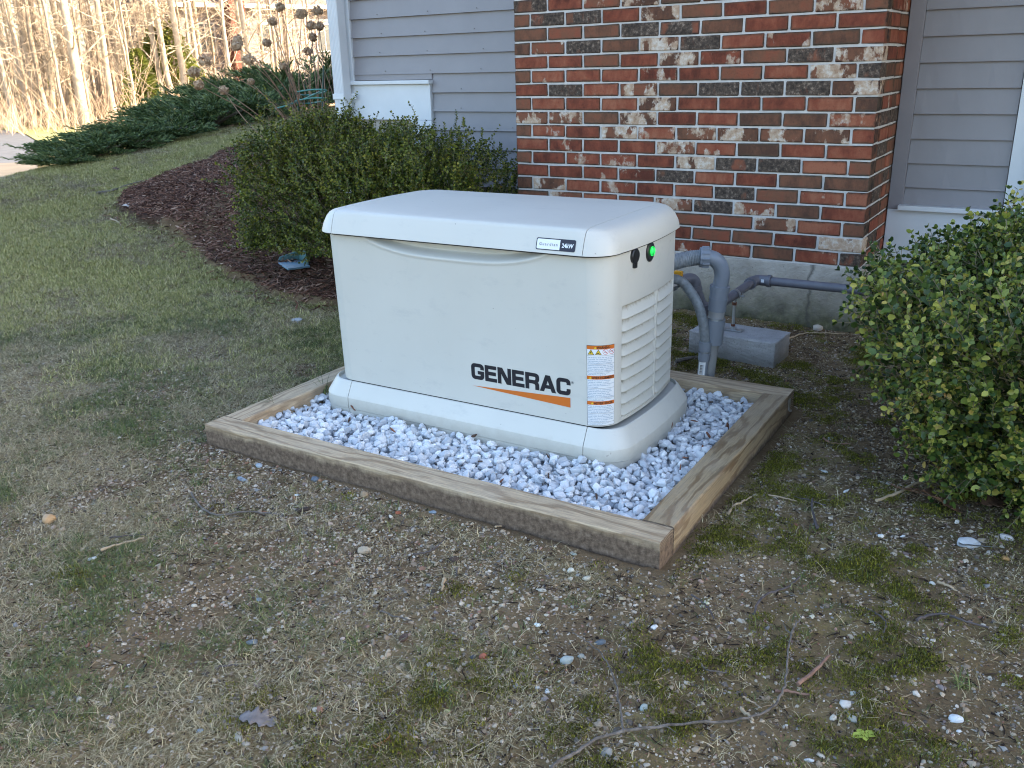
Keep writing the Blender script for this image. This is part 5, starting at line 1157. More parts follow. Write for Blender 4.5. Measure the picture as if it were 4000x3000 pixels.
for i, a in enumerate([
    (3781, 2130, 92, (.42, .44, .46), 'large pale grey stone with bluish face below the right boxwood', (1, .62, .55)), (3842, 2118, 66, TAN, 'flat tan stone just behind the large pale grey stone', (1, .45, .35)), (3932, 2106, 55, (.50, .46, .44), 'knobbly pinkish white stone at the right edge under the boxwood'),
    (3926, 2186, 42, (.45, .25, .10), 'orange brown stone under the right boxwood'), (3862, 2162, 32, (.42, .37, .31), 'small beige stone below the large pale grey stone'), (3441, 2096, 34, WHITE, 'white stone on the moss left of the large pale grey stone'), (3525, 2097, 24, WHITE, 'small white stone between two pale stones on the moss', (1, .6, .5)),
    (3222, 1843, 34, (.70, .74, .72), 'flat white stone alone on the moss right of the frame', (1, .8, .3)), (3305, 1920, 34, WHITE, 'thin white stone on the moss toward the right boxwood', (1, .4, .3)), (3240, 1715, 34, WHITE, 'white lump at the end of a stick right of the frame'), (3470, 1892, 32, (.30, .30, .26), 'grey stone beside the brown oak leaf'),
    (3299, 2757, 56, (.50, .48, .44), 'angular pale stone right of the long forked branch', (1, .8, .5)), (3251, 2806, 38, CREAM, 'cream stone sitting in moss near the bottom right'), (3332, 2812, 46, (.33, .33, .29), 'grey green stone right of the cream stone in moss'), (3733, 2814, 56, (.62, .64, .66), 'bright white stone in the bottom right corner'), (3745, 2858, 22, WHITE, 'small white stone below the bright white stone'),
    (3330, 2711, 36, (.32, .36, .33), 'flat grey green stone above the angular pale stone', (1, .6, .4)), (3160, 2972, 44, WHITE, 'white sliver of stone at the bottom edge', (1, .35, .3)), (3206, 2956, 34, CREAM, 'cream stone at the bottom edge beside a white sliver'), (1423, 2157, 66, (.36, .29, .21), 'angular tan rock on the bare soil in front of the frame', (1, .62, .55)), (2213, 2587, 74, (.30, .34, .33), 'triangular blue green stone left of the thin twig', (1, .6, .55)),
    (2272, 2566, 36, (.28, .29, .26), 'grey stone touching the triangular blue green stone'), (1886, 2570, 40, (.30, .10, .06), 'round red brown stone in the foreground grass', (1, .85, .75)), (1849, 2568, 30, DARK, 'dark stone beside the round red brown stone'), (2370, 2945, 56, (.28, .26, .23), 'grey brown stone below the forked branch', (1, .9, .6)), (2100, 2444, 34, (.62, .68, .66), 'square white stone in the middle foreground', (1, .8, .5)),
    (2114, 2308, 46, (.52, .49, .42), 'oblong cream stone below the pebble cluster', (1, .42, .4)), (2292, 2262, 40, (.44, .41, .33), 'largest rounded stone of the pebble cluster before the frame corner', (1, .75, .6)), (2229, 2233, 36, (.56, .54, .46), 'pale upright stone of the pebble cluster before the frame corner', (1, .7, .7)), (2230, 2263, 30, (.48, .44, .36), 'beige stone at the lower left of the pebble cluster', (1, .7, .5)), (2258, 2248, 24, GREY, 'small grey stone in the centre of the pebble cluster'), (2205, 2228, 20, CREAM, 'small cream stone at the left of the pebble cluster'),
    (2430, 2341, 36, (.42, .34, .23), 'tan stone right of the pebble cluster'), (2274, 2142, 32, (.36, .33, .25), 'buff stone by the foot of the front timber'), (2244, 2167, 26, (.24, .27, .24), 'grey green stone by the foot of the front timber'), (2515, 2767, 44, (.31, .35, .33), 'grey green stone right of the thin twig', (1, .8, .5)), (2620, 2788, 36, (.17, .12, .085), 'round brown nut shaped stone near the forked branch', (1, .85, .8)),
    (2557, 2453, 38, WHITE, 'white stone right of centre in the foreground', (1, .75, .4)), (1680, 2598, 34, (.52, .46, .42), 'pinkish white stone in the foreground grass'), (2138, 2703, 28, (.52, .55, .56), 'round pale stone of a pair in the middle foreground', (1, .95, .6)), (2099, 2688, 22, (.36, .38, .38), 'smaller grey round stone of a pair in the middle foreground', (1, .95, .6)), (2348, 2512, 52, (.10, .12, .14), 'dark slate wedge above the thin twig', (1, .7, .35)),
    (934, 2884, 74, (.34, .31, .25), 'oblong olive tan stone at the lower left', (1, .45, .45)), (960, 2907, 46, (.38, .35, .30), 'stone touching the oblong olive tan stone', (1, .55, .4)), (989, 2510, 62, (.15, .17, .18), 'flat slate in the grass at the left', (1, .7, .25)), (781, 2857, 30, (.22, .27, .31), 'rounded blue grey stone at the lower left'), (362, 2184, 40, (.66, .70, .72), 'bright white stone at the left by the pale stick', (1, .6, .4)), (844, 2124, 24, RED, 'small round red stone on the bare soil'),
    (1013, 2344, 30, BLUE, 'blue grey stone on the bare soil'), (760, 2368, 28, CREAM, 'cream stone with a pebbly neighbour on the bare soil'), (1424, 1935, 38, (.27, .20, .13), 'round brown stone just in front of the timber', (1, .85, .8)), (947, 1876, 54, (.23, .28, .34), 'oblong blue grey stone left of the timber corner', (1, .42, .4)), (1012, 1822, 40, (.28, .33, .38), 'blue stone against the front timber'), (1229, 1876, 42, (.10, .13, .17), 'dark blue stone against the front timber', (1, .8, .6)),
    (962, 1858, 28, TAN, 'tan pebble above the oblong blue grey stone'), (903, 1859, 28, (.33, .35, .28), 'pale green pebble left of the oblong blue grey stone'), (1161, 1935, 32, (.55, .60, .62), 'white blue flake of stone in front of the timber', (1, .5, .3)), (1554, 2006, 28, (.30, .09, .045), 'round orange red pebble in front of the timber', (1, .9, .6)), (1690, 2004, 38, (.22, .28, .34), 'rounded slate blue pebble in front of the timber', (1, .7, .45)), (1155, 1256, 84, (.30, .31, .33), 'flat grey rock in the lawn left of the generator', (1, .55, .25)),
    (3195, 1288, 46, (.42, .36, .31), 'pale pinkish stone at the foot of the chimney footing', (1, .8, .75)), (1250, 1878, 24, (.32, .18, .10), 'brown pebble right of the dark blue stone'), (1270, 1885, 28, (.28, .26, .22), 'grey brown pebble right of the dark blue stone'), (3170, 2412, 30, (.55, .52, .40), 'pale cream stone beside a dark crooked stick'), (2760, 2358, 30, (.60, .58, .46), 'cream stone below the frame corner'), (3640, 2280, 28, (.56, .54, .48), 'white stone at the end of a tan stick on the right')]):
    rock(a[0], a[1], a[2], a[3], a[4], 'stone', a[5] if len(a) > 5 else (1, .75, .5), i)
o = rock(193, 2036, 50, (.42, .27, .14), 'broken tan oak gall lying in the grass at the far left', 'oak gall', (1, .95, .9), 88, 'oak_gall', .5)
rock(1183, 1995, 74, (.035, .024, .020), 'dark clod of soil in front of the timber', 'soil clod', (1, .7, .35), 91, 'soil_clod'); rock(1775, 2192, 50, (.055, .035, .026), 'dark brown dead mushroom on the bare soil', 'mushroom', (1, .8, .7), 92, 'mushroom')
rock(1745, 2780, 34, (.34, .36, .14), 'yellow green leaf curled in the foreground grass', 'leaf', (1, .8, .2), 93, 'leaf')
cup = None
P = onground(1580, 2499); V, F = [], []
prof_ = [(.004, 0), (.0105, .002), (.0125, .007), (.0105, .0065), (.004, .002)]
for j in range(14):
    a = 2 * math.pi * j / 14
    for rr, z in prof_: V.append((rr * math.cos(a), rr * math.sin(a), z))
for j in range(14):
    for k in range(4): F.append((j * 5 + k, ((j + 1) % 14) * 5 + k, ((j + 1) % 14) * 5 + k + 1, j * 5 + k + 1))
o = link('acorn_cap', mesh_np('acorn_cap', V, F, True), None, simple('acorn', (.09, .045, .03), .7, .2, 60), tuple(P + np.array([0, 0, .001])), (.2, -.3, 0)); tag(o, 'empty brown acorn cap lying open in the foreground grass', 'acorn cap')

BK = {'grey': simple('grey_bark', (.115, .098, .085), .9, .6, 60, .9, 160), 'tan': simple('tan_stick', (.34, .26, .17), .8, .25, 60, .4, 150), 'dark': simple('dark_bark', (.075, .062, .062), .9, .3, 70, .4, 150), 'red': simple('red_brown_bark', (.22, .125, .09), .85, .35, 60, .4, 150)}
def stick(label, pts, wpx, col, branches=(), lift=.006, cat='stick', name='stick', sl=False):
    g = onground_s if sl else onground
    def run(pts, w0, w1, lf):
        P = np.array([g(a, b) for a, b in pts]); d = np.linalg.norm(P[0] - CAM); P[:, 2] += lf + w0 / FPX * d * .5; Q = smooth_path(P, 5); r = np.random.default_rng(int(pts[0][0])); Q[1:-1] += r.normal(0, .0011, (len(Q) - 2, 3)); rad = np.linspace(w0, w1, len(Q)) / FPX * d / 2 * (1 + .10 * r.normal(size=len(Q)).clip(-1, 1)); return Q, rad
    Q, rad = run(pts, wpx, wpx * .55, lift); root = MB().tube(Q, rad, 7).build(name, BK[col], None, True, 1.0); tag(root, label, cat)
    for bp, bw in branches:
        Q, rad = run(bp, bw, bw * .4, lift * 1.2); o = MB().tube(Q, rad, 6).build('side_twig', BK[col], root, True, 1.0)
    return root
stick('long grey forked branch curving across the lower right', [(2150, 3030), (2240, 2965), (2332, 2911), (2477, 2872), (2712, 2848), (2893, 2830), (3000, 2795), (3052, 2730), (3070, 2650), (3078, 2560), (3090, 2495)], 14, 'grey',
      [([(2436, 2884), (2420, 2780), (2406, 2693), (2358, 2591), (2298, 2531), (2237, 2491)], 9), ([(3088, 2500), (3105, 2465), (3138, 2422)], 9), ([(3088, 2500), (3070, 2478), (3058, 2452)], 6), ([(3072, 2600), (3100, 2570)], 5), ([(2600, 2858), (2640, 2885)], 5)], .010, 'branch', 'branch')
stick('thin curved grey twig on the bare soil left of the frame', [(749, 1935), (765, 1965), (798, 2000), (863, 2024), (944, 2011), (1020, 2014), (1090, 2022)], 9, 'grey', [([(820, 2005), (838, 1985), (845, 1965)], 6)])
stick('straight tan stick in the grass at the left', [(395, 2162), (480, 2135), (565, 2114)], 11, 'tan'); stick('dark short twig crossing behind the tan stick', [(430, 2110), (520, 2100), (575, 2095)], 5, 'dark')
stick('reddish brown stick right of the long forked branch', [(3115, 2690), (3160, 2655), (3200, 2620), (3237, 2578)], 17, 'red'); stick('short red brown stick lying across the forked branch', [(3028, 2713), (3090, 2718), (3160, 2728)], 12, 'red')
stick('bent tan twig beside the right timber', [(2845, 2018), (2862, 1990), (2900, 1972), (2935, 1952)], 11, 'tan', [([(2868, 1985), (2874, 2008)], 6)]); stick('dark crooked stick on the moss below the frame', [(2943, 2412), (2962, 2365), (3000, 2330), (3060, 2312), (3095, 2290), (3125, 2265)], 10, 'dark')
stick('long pale stick resting on the brown oak leaf', [(3420, 1985), (3500, 1955), (3580, 1915), (3640, 1893)], 12, 'tan', [([(3495, 1953), (3505, 1925), (3550, 1903)], 5)], .02)
stick('dark knotty twig upright in the moss right of the frame', [(3193, 2075), (3178, 2035), (3170, 1985), (3172, 1960)], 13, 'dark', [([(3225, 1985), (3150, 1965), (3100, 1950)], 6)]); stick('straight tan twig lying left of the dark knotty twig', [(3000, 1943), (3060, 1955), (3110, 1968)], 7, 'tan')
stick('black curved twig at the right edge', [(3580, 2437), (3620, 2418), (3690, 2412), (3770, 2440), (3860, 2465)], 11, 'dark'); stick('thin hooked dark twig left of the black curved twig', [(3385, 2390), (3430, 2415), (3458, 2450), (3450, 2485)], 8, 'dark')
stick('grey stick lying on the upper lawn', [(378, 762), (440, 752), (510, 728), (575, 710)], 9, 'grey', sl=True); stick('pale twig at the tip of the mulch bed', [(430, 862), (460, 872), (475, 888)], 7, 'tan', sl=True)
stick('thin bent stick at the foot of the front timber', [(1936, 2068), (1990, 2066), (2050, 2080), (2117, 2096)], 8, 'tan'); stick('dark crooked twig on the bare soil before the timber', [(1620, 2175), (1680, 2165), (1715, 2140), (1742, 2112)], 7, 'dark')
stick('pale straight twig in the middle foreground', [(1484, 2400), (1540, 2418), (1610, 2437)], 9, 'grey', [([(1492, 2398), (1520, 2370), (1560, 2330)], 5)]); stick('upper of two pale splinters above the forked branch', [(2900, 2735), (2935, 2755), (2975, 2780)], 9, 'tan'); stick('lower of two pale splinters above the forked branch', [(2895, 2785), (2920, 2805), (2942, 2830)], 15, 'tan')
stick('dark thin twig curving down below the frame corner', [(2700, 2335), (2745, 2365), (2775, 2400), (2785, 2430)], 8, 'dark'); stick('mottled grey stick behind the generator by the conduit', [(2640, 1425), (2690, 1412), (2765, 1403)], 16, 'grey'); stick('slim twig in front of the concrete block', [(2820, 1375), (2870, 1388), (2960, 1402)], 6, 'red', [([(3015, 1392), (3050, 1405)], 4)])
stick('pale twig on the right, beside a white stone', [(3660, 2285), (3700, 2300), (3733, 2320)], 11, 'tan'); stick('short dark twig in the grass at the lower left', [(840, 2620), (890, 2612), (932, 2608)], 8, 'dark'); stick('curved pale twig left of the reddish stick', [(2735, 2605), (2760, 2630), (2840, 2640)], 8, 'grey')
stick('broken twig beside the upper timber on the moss', [(3215, 1722), (3250, 1740), (3320, 1745)], 9, 'red'); stick('thin root running to the right below the footing', [(3080, 1330), (3140, 1310), (3200, 1308), (3300, 1310)], 6, 'tan'); stick('short upright pale stick before the dead mushroom', [(1786, 2230), (1784, 2250), (1786, 2262)], 10, 'grey'); stick('thick short pale stick in the middle foreground', [(1735, 2275), (1730, 2300), (1726, 2320)], 14, 'tan')

# curled oak leaf, other leaves
def oak_leaf(P, L, rz, tilt, mt, label, name='oak_leaf', cat='leaf', seed=0):
    r = np.random.default_rng(seed); n_ = 28; xs = np.linspace(0, 1, n_); wv = .34 * np.sin(np.pi * np.clip(xs * .95 + .03, 0, 1)) ** .8 * (1 - .50 * (.5 + .5 * np.cos(xs * 2 * np.pi * 4.0)) * sstep(.08, .25, xs)); V = []; F = []
    for i, (x, w_) in enumerate(zip(xs, wv)):
        for j, u in enumerate((-1, -.5, 0, .5, 1)): yy = u * w_; V.append(((x - .5), yy, .30 * yy * yy * 2.4 + .06 * math.sin(x * 5) + .015 * r.normal() * abs(u)))
    for i in range(n_ - 1):
        for j in range(4): F.append((i * 5 + j, (i + 1) * 5 + j, (i + 1) * 5 + j + 1, i * 5 + j + 1))
    o = link(name, mesh_np(name, np.array(V) * L, F, True), None, mt, tuple(P), (tilt, .1, rz)); md = o.modifiers.new('t', 'SOLIDIFY'); md.thickness = .0006; tag(o, label, cat)
    a = MB().tube(np.array([(-.78, .01, .02), (-.6, 0, -.01), (-.49, 0, 0), (.0, 0, .035), (.42, 0, .03)]) * L, np.array([.008, .010, .009, .006, .003]) * L, 5).build('stem', mt, o); return o
M_oak = simple('dead_oak_leaf', (.125, .062, .036), .6, .35, 20, .3, 90); M_oak2 = simple('brown_leaf', (.10, .05, .028), .7, .3, 20, .3, 90)
P = onground(3640, 1985); oak_leaf(P + np.array([0, 0, .030]), .165, -.10, -.35, M_oak, 'large curled brown oak leaf under the right boxwood', seed=1)
P = onground(3885, 1990); oak_leaf(P + np.array([0, 0, .02]), .09, .8, .3, M_oak2, 'smaller dark brown leaf half hidden under the right boxwood', seed=2)
P = onground_s(900, 497); oak_leaf(P + np.array([0, 0, .03]), .12, 0, .5, simple('pale_leaf', (.42, .27, .17), .7), 'pale tan leaf on the lawn against the junipers', seed=3)
P = onground_s(455, 668); oak_leaf(P + np.array([0, 0, .02]), .10, .3, .2, M_oak2, 'small brown leaf on the lawn above the grey stick', seed=4)
P = onground_s(505, 815); oak_leaf(P + np.array([0, 0, .02]), .11, .3, .2, simple('whitish_leaf', (.45, .40, .36), .7), 'whitish leaf at the left tip of the mulch bed', seed=5)
P = onground(1013, 2822); oak_leaf(P + np.array([0, 0, .008]), .078, .5, .05, simple('bark_flake', (.17, .150, .145), .6, .3, 40, .4, 90), 'bluish grey flake of bark with a ragged edge at the lower left', 'bark_flake', 'bark', 6)
P = onground(2350, 1462 + 900); 
lf = empty('fallen_sprig', tuple(onground(3372, 2882) + np.array([0, 0, .008])), .6, 'small lime green sprig of four leaves at the bottom right', 'sprig')
for a, s in ((0, .026), (1.9, .018), (3.3, .024), (4.6, .017)):
    M_ = np.array([[math.cos(a), -math.sin(a), 0], [math.sin(a), math.cos(a), 0], [0, 0, 1]]); link('leaf', mesh_np('leaf', (LEAFV * s) @ M_.T, LEAFF, True), lf, bpy.data.materials.get('lime_leaf') or simple('lime_leaf', (.30, .36, .06), .5))
sp = empty('conifer_sprig', tuple(onground(1455, 2915) + np.array([0, 0, .004])), .9, 'orange dead conifer sprig at the bottom left of centre', 'sprig'); mo_ = simple('orange_needles', (.42, .16, .05), .7)
for j in range(9): a = (j - 4) * .35; b = j * .004; MB().tube([(b, 0, 0), (b + .012 * math.cos(a) + .004, .016 * math.sin(a), .003)], [.0012, .0006], 4).build('needle', mo_, sp)
# tufts of longer grass growing through the stones at the left corner of the frame
def blades(name, P, nb, L, mt, label, seed, az=None):
    r = np.random.default_rng(seed); root = empty(name, tuple(P), 0, label, 'grass tuft'); V = []; F = []; n_ = 0
    for k in range(nb):
        a = r.uniform(0, 6.28) if az is None else r.normal(az, .8); l = L * r.uniform(.5, 1.2); el_ = r.uniform(.5, 1.3); p_ = np.array([r.normal(0, .008), r.normal(0, .008), 0]); d = np.array([math.cos(a), math.sin(a), 0]); s = np.array([-d[1], d[0], 0]) * .0013; Q = [p_]
        for j in range(6): p_ = p_ + (d * math.cos(el_) + np.array([0, 0, math.sin(el_)])) * l / 6; el_ -= r.uniform(.12, .4); Q.append(p_)
        for j, q in enumerate(Q[:-1]): w_ = 1 - j / 8; V += [q - s * w_, q + s * w_]
        V.append(Q[-1])
        for j in range(5): F.append((n_ + 2 * j, n_ + 2 * j + 1, n_ + 2 * j + 3, n_ + 2 * j + 2))
        F.append((n_ + 10, n_ + 11, n_ + 12)); n_ += 13
    o = link('blades', mesh_np('blades', np.array(V), F), root, mt); o['kind'] = 'stuff'; return root
blades('grass_tuft', at(1085, 1600, -.262), 20, .13, M_grassg, 'wispy green grass growing through the stones at the left corner', 1, 3.6); blades('grass_tuft', at(1270, 1540, -.262), 16, .12, M_grassg, 'grass wisps in the stones against the generator base', 2, 2.6)
for i, (px, py, lb) in enumerate(((770, 1895, 'bright green grass tuft left of the front timber'), (1385, 2530, 'green grass tuft in the left foreground'), (310, 2115, 'green tuft by the tan stick at the left'), (3760, 2680, 'green and straw tuft at the right foreground'), (1730, 2560 + 150, 'short green tuft in the centre foreground'), (700, 1040, 'bright lime moss tuft on the lawn by the mulch'), (850, 1092, 'second lime tuft on the lawn nearer the generator'))):
    blades('grass_tuft', onground(px, py), 26, .045, M_grassg if i < 5 else M_moss, lb, 30 + i)

# ------------------------------------------------------------------ teal splash block, plant hoop, dried hydrangea
M_teal = simple('teal_plastic', (.045, .12, .135), .5, .25, 30, .15, 60); M_teal2 = simple('pale_teal_plastic', (.06, .23, .20), .5, .1, 30)
P = onground(1135, 1045); tbx = empty('splash_block', (P[0], P[1], P[2] + .022), -.50, 'teal plastic splash block half buried in mulch below the left boxwood', 'splash block')
MB().box((-.02, -.07, .004), (.20, .07, .016)).build('tray', simple('blue_tray', (.12, .22, .30), .45, .2, 30), tbx, bevel=.004)
MB().add([(-.045, -.07, 0), (-.018, .07, 0), (-.018, .07, .075), (-.045, -.05, .04), (-.052, -.07, 0), (-.027, .074, 0), (-.027, .074, .078), (-.052, -.05, .043), ], [(0, 1, 2, 3), (7, 6, 5, 4), (3, 2, 6, 7), (1, 5, 6, 2), (0, 3, 7, 4)]).add([(-.02, .066, .0), (.16, .066, 0), (.15, .066, .105), (-.02, .066, .075), (-.02, .074, .0), (.16, .074, 0), (.15, .074, .108), (-.02, .074, .078)], [(3, 2, 1, 0), (4, 5, 6, 7), (3, 7, 6, 2), (1, 2, 6, 5)]).build('side_wall', M_teal, tbx)
def atX(px, py, X): d = RM.T @ np.array([(px - 2000) / FPX, -(py - 1500) / FPX, 1]); return CAM + d * (X - CAM[0]) / d[0]
hoop = empty('plant_support', tuple(atX(1200, 470, -2.45)), 0, 'teal plant hoop on green stakes beside the white downspout', 'plant support'); HX = np.array(hoop.location)
for nm, pts, r_ in (('stake', [(1264, 255, -2.4), (1258, 470, -2.4)], .006), ('stake', [(1128, 300, -2.75), (1160, 380, -2.7), (1170, 470, -2.65)], .006), ('stake', [(1190, 330, -2.9), (1215, 470, -2.9)], .005)):
    Q = np.array([atX(*q) for q in pts]) - HX; g0 = Q[-1].copy(); g0[2] = float(terrain(HX[0] + g0[0], HX[1] + g0[1])) - HX[2] - .05; MB().tube(np.vstack([Q, g0]), r_, 6).build(nm, simple('dark_green_stake', (.015, .05, .035), .5), hoop)
for k, ys in enumerate((352, 385)):
    Q = np.array([atX(px, py + ys - 352, X) for px, py, X in ((1156, 360, -2.72), (1190, 354, -2.60), (1225, 350, -2.50), (1262, 350, -2.40), (1275, 356, -2.42), (1240, 366, -2.75), (1190, 372, -2.9), (1156, 366, -2.8))]) - HX; MB().tube(smooth_path(np.vstack([Q, Q[:1]]), 4), .0065, 6).build('hoop', M_teal2, hoop, True)
Q = np.array([atX(*q) for q in ((1264, 352, -2.4), (1180, 390, -2.8), (1120, 412, -2.9), (1075, 425, -3.0))]) - HX; MB().tube(smooth_path(Q, 4), .006, 6).build('tie', M_teal2, hoop, True)
HH = np.array([-2.75, 1.35, float(terrain(-2.75, 1.35))])
hy = empty('dried_hydrangea', tuple(HH), 0, 'dried hydrangea with brown papery flower heads beside the downspout', 'hydrangea'); M_st = simple('hydrangea_stem', (.30, .185, .125), .8, .25, 40); M_fl = leaf_mat('dried_petal', [(0, (.34, .21, .12)), (.5, (.58, .41, .27)), (.85, (.72, .56, .40)), (1, (.80, .68, .52))], .8, .2, .35)
rh = np.random.default_rng(5); heads = [(798, 238, 52), (757, 283, 46), (775, 332, 40), (972, 233, 48), (930, 158, 44), (922, 180, 40), (873, 352, 38), (1178, 55, 46), (1240, 42, 42), (1215, 100, 40), (1248, 102, 36), (1222, 145, 36), (1203, 200, 36), (1093, 28, 36), (1065, 84, 34), (1042, 168, 34), (1105, 258, 24), (980, 318, 26)]
for i, (px, py, w_) in enumerate(heads):
    X = -2.75 + rh.uniform(-.35, .3) - (.45 if px < 900 else 0); T = atX(px, py, X) - HH; R_ = w_ / FPX * np.linalg.norm(T + HH - CAM) / 2 * 0.98; V = []
    for k in range(170):
        d = rh.normal(size=3); d /= np.linalg.norm(d); c_ = T + d * R_ * rh.uniform(.55, 1) * np.array([1, 1, .85]); a = rh.normal(size=3); a -= d * (a @ d) * .7; a /= np.linalg.norm(a); b = np.cross(a, d); b /= np.linalg.norm(b); s = .0105 * rh.uniform(.7, 1.2); V += [c_ - a * s, c_ + b * s, c_ + a * s, c_ - b * s + d * s * .5]
    link('flower_head', mesh_np('flower_head', np.array(V), np.arange(len(V)).reshape(-1, 4)), hy, M_fl)
    b0 = np.array([rh.normal(0, .06), rh.normal(0, .06), 0]); mid = b0 * .5 + T * .55 + np.array([0, 0, .10]) + rh.normal(0, .04, 3); MB().tube(smooth_path([b0, mid, T], 6), np.linspace(.0055, .0026, 13), 5).build('stem', M_st, hy)
for k in range(34):
    b0 = np.array([rh.normal(0, .1), rh.normal(0, .1), 0]); px = rh.uniform(985, 1275); T = atX(px, rh.uniform(-80, 420) if k < 20 else rh.uniform(330, 460), -2.75 + rh.uniform(-.4, .3)) - HH; mid = b0 * .5 + T * .5 + np.array([0, 0, .1]) + rh.normal(0, .07, 3); MB().tube(smooth_path([b0, mid, T], 6), np.linspace(.0045, .0014, 13), 4).build('stem', M_st, hy)

# ------------------------------------------------------------------ woods beyond the road
M_bark = [simple('pale_bark', (.44, .35, .25), .9, .3, 3, .6, 9), simple('brown_bark', (.31, .235, .165), .9, .3, 3, .6, 9)]
def limb_path(r, a, d, L, n_=5, wob=.10, up=.25):
    P = [np.array(a, float)]; d = np.array(d, float); d /= np.linalg.norm(d)
    for _ in range(n_): d = d + r.normal(0, wob, 3) + np.array([0, 0, up / n_]); d /= np.linalg.norm(d); P.append(P[-1] + d * L / n_)
    return np.array(P)
def tree_mesh(seed, R, H, nb, low=1.5):
    R = R * .40 if R > .2 else R * .62
    r = np.random.default_rng(seed); k_ = 14; zs = np.linspace(-.3, H, k_); lean = r.normal(0, .012, 2); wob = np.cumsum(r.normal(0, .05, (k_, 2)), 0) * .8; P = np.c_[wob[:, 0] + lean[0] * zs, wob[:, 1] + lean[1] * zs, zs]; rad = R * (1 - .80 * np.linspace(0, 1, k_) ** 1.1); rad[0] *= 1.35
    tr = MB().tube(P, rad, 10); br = MB()
    for b in range(nb):
        h = low + (H - low) * (b + r.random()) / nb; c_ = np.array([np.interp(h, zs, P[:, 0]), np.interp(h, zs, P[:, 1]), h]); a = r.uniform(0, 6.28); rr = np.interp(h, zs, rad) * .38; L = (.8 + .22 * H * (1 - h / H) ** .5) * r.uniform(.6, 1.2); Q = limb_path(r, c_, (math.cos(a), math.sin(a), r.uniform(.1, .9)), L, 6); br.tube(Q, np.linspace(max(.012, rr * .6), .006, len(Q)), 5, False)
        for s_ in range(5):
            q = Q[r.integers(1, len(Q))]; Q2 = limb_path(r, q, r.normal(size=3) * (1, 1, .5) + (Q[-1] - Q[0]) / L * .6, L * r.uniform(.25, .5), 4, .18); br.tube(Q2, np.linspace(.010, .004, len(Q2)), 3, False)
            for s3 in range(2): q3 = Q2[r.integers(1, len(Q2))]; Q3 = limb_path(r, q3, r.normal(size=3), L * .2, 3, .2); br.tube(Q3, np.linspace(.006, .003, len(Q3)), 3, False)
    return tr.mesh('trunk', True, 1.0), br.mesh('branches')
def put_tree(tm, loc, rz, s, label, group, mt):
    ro = empty('bare_tree', loc, rz, label, 'tree', group); ro.scale = s
    for me in tm:
        if not me.materials: me.materials.append(mt)
        link(me.name.split('.')[0], me, ro)
rt = np.random.default_rng(15)
def wpos(px, dist): P = at(px, 480, -1.0); d = P[:2] - CAM[:2]; d /= np.linalg.norm(d); q = CAM[:2] + d * dist; return (q[0], q[1], float(terrain(q[0], q[1])))
BIG = [(335, 40, .50, 'thickest pale trunk in the woods, a third in from the left'), (132, 42, .30, 'tall trunk second from the left edge of the woods'), (60, 45, .22, 'trunk nearest the left edge of the woods'), (205, 43, .26, 'trunk between the second and the thickest trunks'), (250, 47, .25, 'slim trunk just left of the thickest trunk'), (447, 41, .34, 'sunlit trunk just right of the thickest trunk'), (500, 46, .22, 'slender dark edged trunk right of centre in the woods'), (585, 50, .22, 'slim trunk in the middle of the woods'),
       (640, 42, .33, 'left one of a pair of pale trunks before the evergreens'), (688, 42, .35, 'right one of a pair of pale trunks before the evergreens'), (738, 41, .36, 'pale trunk left of the far grey house'), (820, 46, .20, 'thin trunk in front of the far grey house wall'), (985, 42, .36, 'pale trunk just right of the far brick chimney'), (1012, 40, .30, 'bright trunk second right of the far brick chimney'), (1085, 47, .22, 'thin trunk left of the dried flower heads'), (1160, 45, .26, 'trunk behind the dried flower heads')]
for i, (px, ds, R, lb_) in enumerate(BIG):
    tm = tree_mesh(700 + i, R, 15, 22, 1.6); put_tree(tm, wpos(px, ds), rt.uniform(0, 6.28), (1, 1, 1), lb_, 'bare trees of the sunlit woods', M_bark[i % 2 if R < .3 else 0])
TM = [tree_mesh(730 + i, .10 + .02 * i, 11, 20, .8) for i in range(5)]
TB = [[m_ for m_ in t_] for t_ in TM]
for i in range(5):
    for me in TM[i]: me.materials.append(M_bark[i % 2])
for i in range(120):
    px = rt.uniform(-250, 1330) if i % 3 else rt.uniform(-250, 650); ds = rt.uniform(39, 66); s = rt.uniform(.6, 1.2); ro = empty('thin_tree', wpos(px, ds), rt.uniform(0, 6.28), 'thin bare tree among the sunlit woods beyond the road', 'tree', 'thin bare trees of the woods'); ro.scale = (s, s, rt.uniform(.8, 1.2))
    for me in TM[i % 5]: link(me.name.split('.')[0], me, ro)
# brushy undergrowth
V, F = [], []; mb = MB(); rbh = np.random.default_rng(16)
for k in range(6500):
    px = rbh.uniform(-300, 1350); ds = rbh.uniform(37, 70); q = wpos(px, ds) if k % 4 == 0 else q; a = rbh.uniform(0, 6.28); b = np.array([q[0] + rbh.normal(0, .8), q[1] + rbh.normal(0, .8), q[2]]); h = rbh.uniform(.4, 1.7) * (1 if rbh.random() < .7 else 2.2); P = limb_path(rbh, b, (math.cos(a) * .5, math.sin(a) * .5, 1), h, 4, .22, 0)
    mb.tube(P, np.linspace(.010, .004, 5), 3, False)
o = mb.build('undergrowth', simple('brush_twigs', (.44, .31, .21), .9, .35, .6), None); o['kind'] = 'stuff'
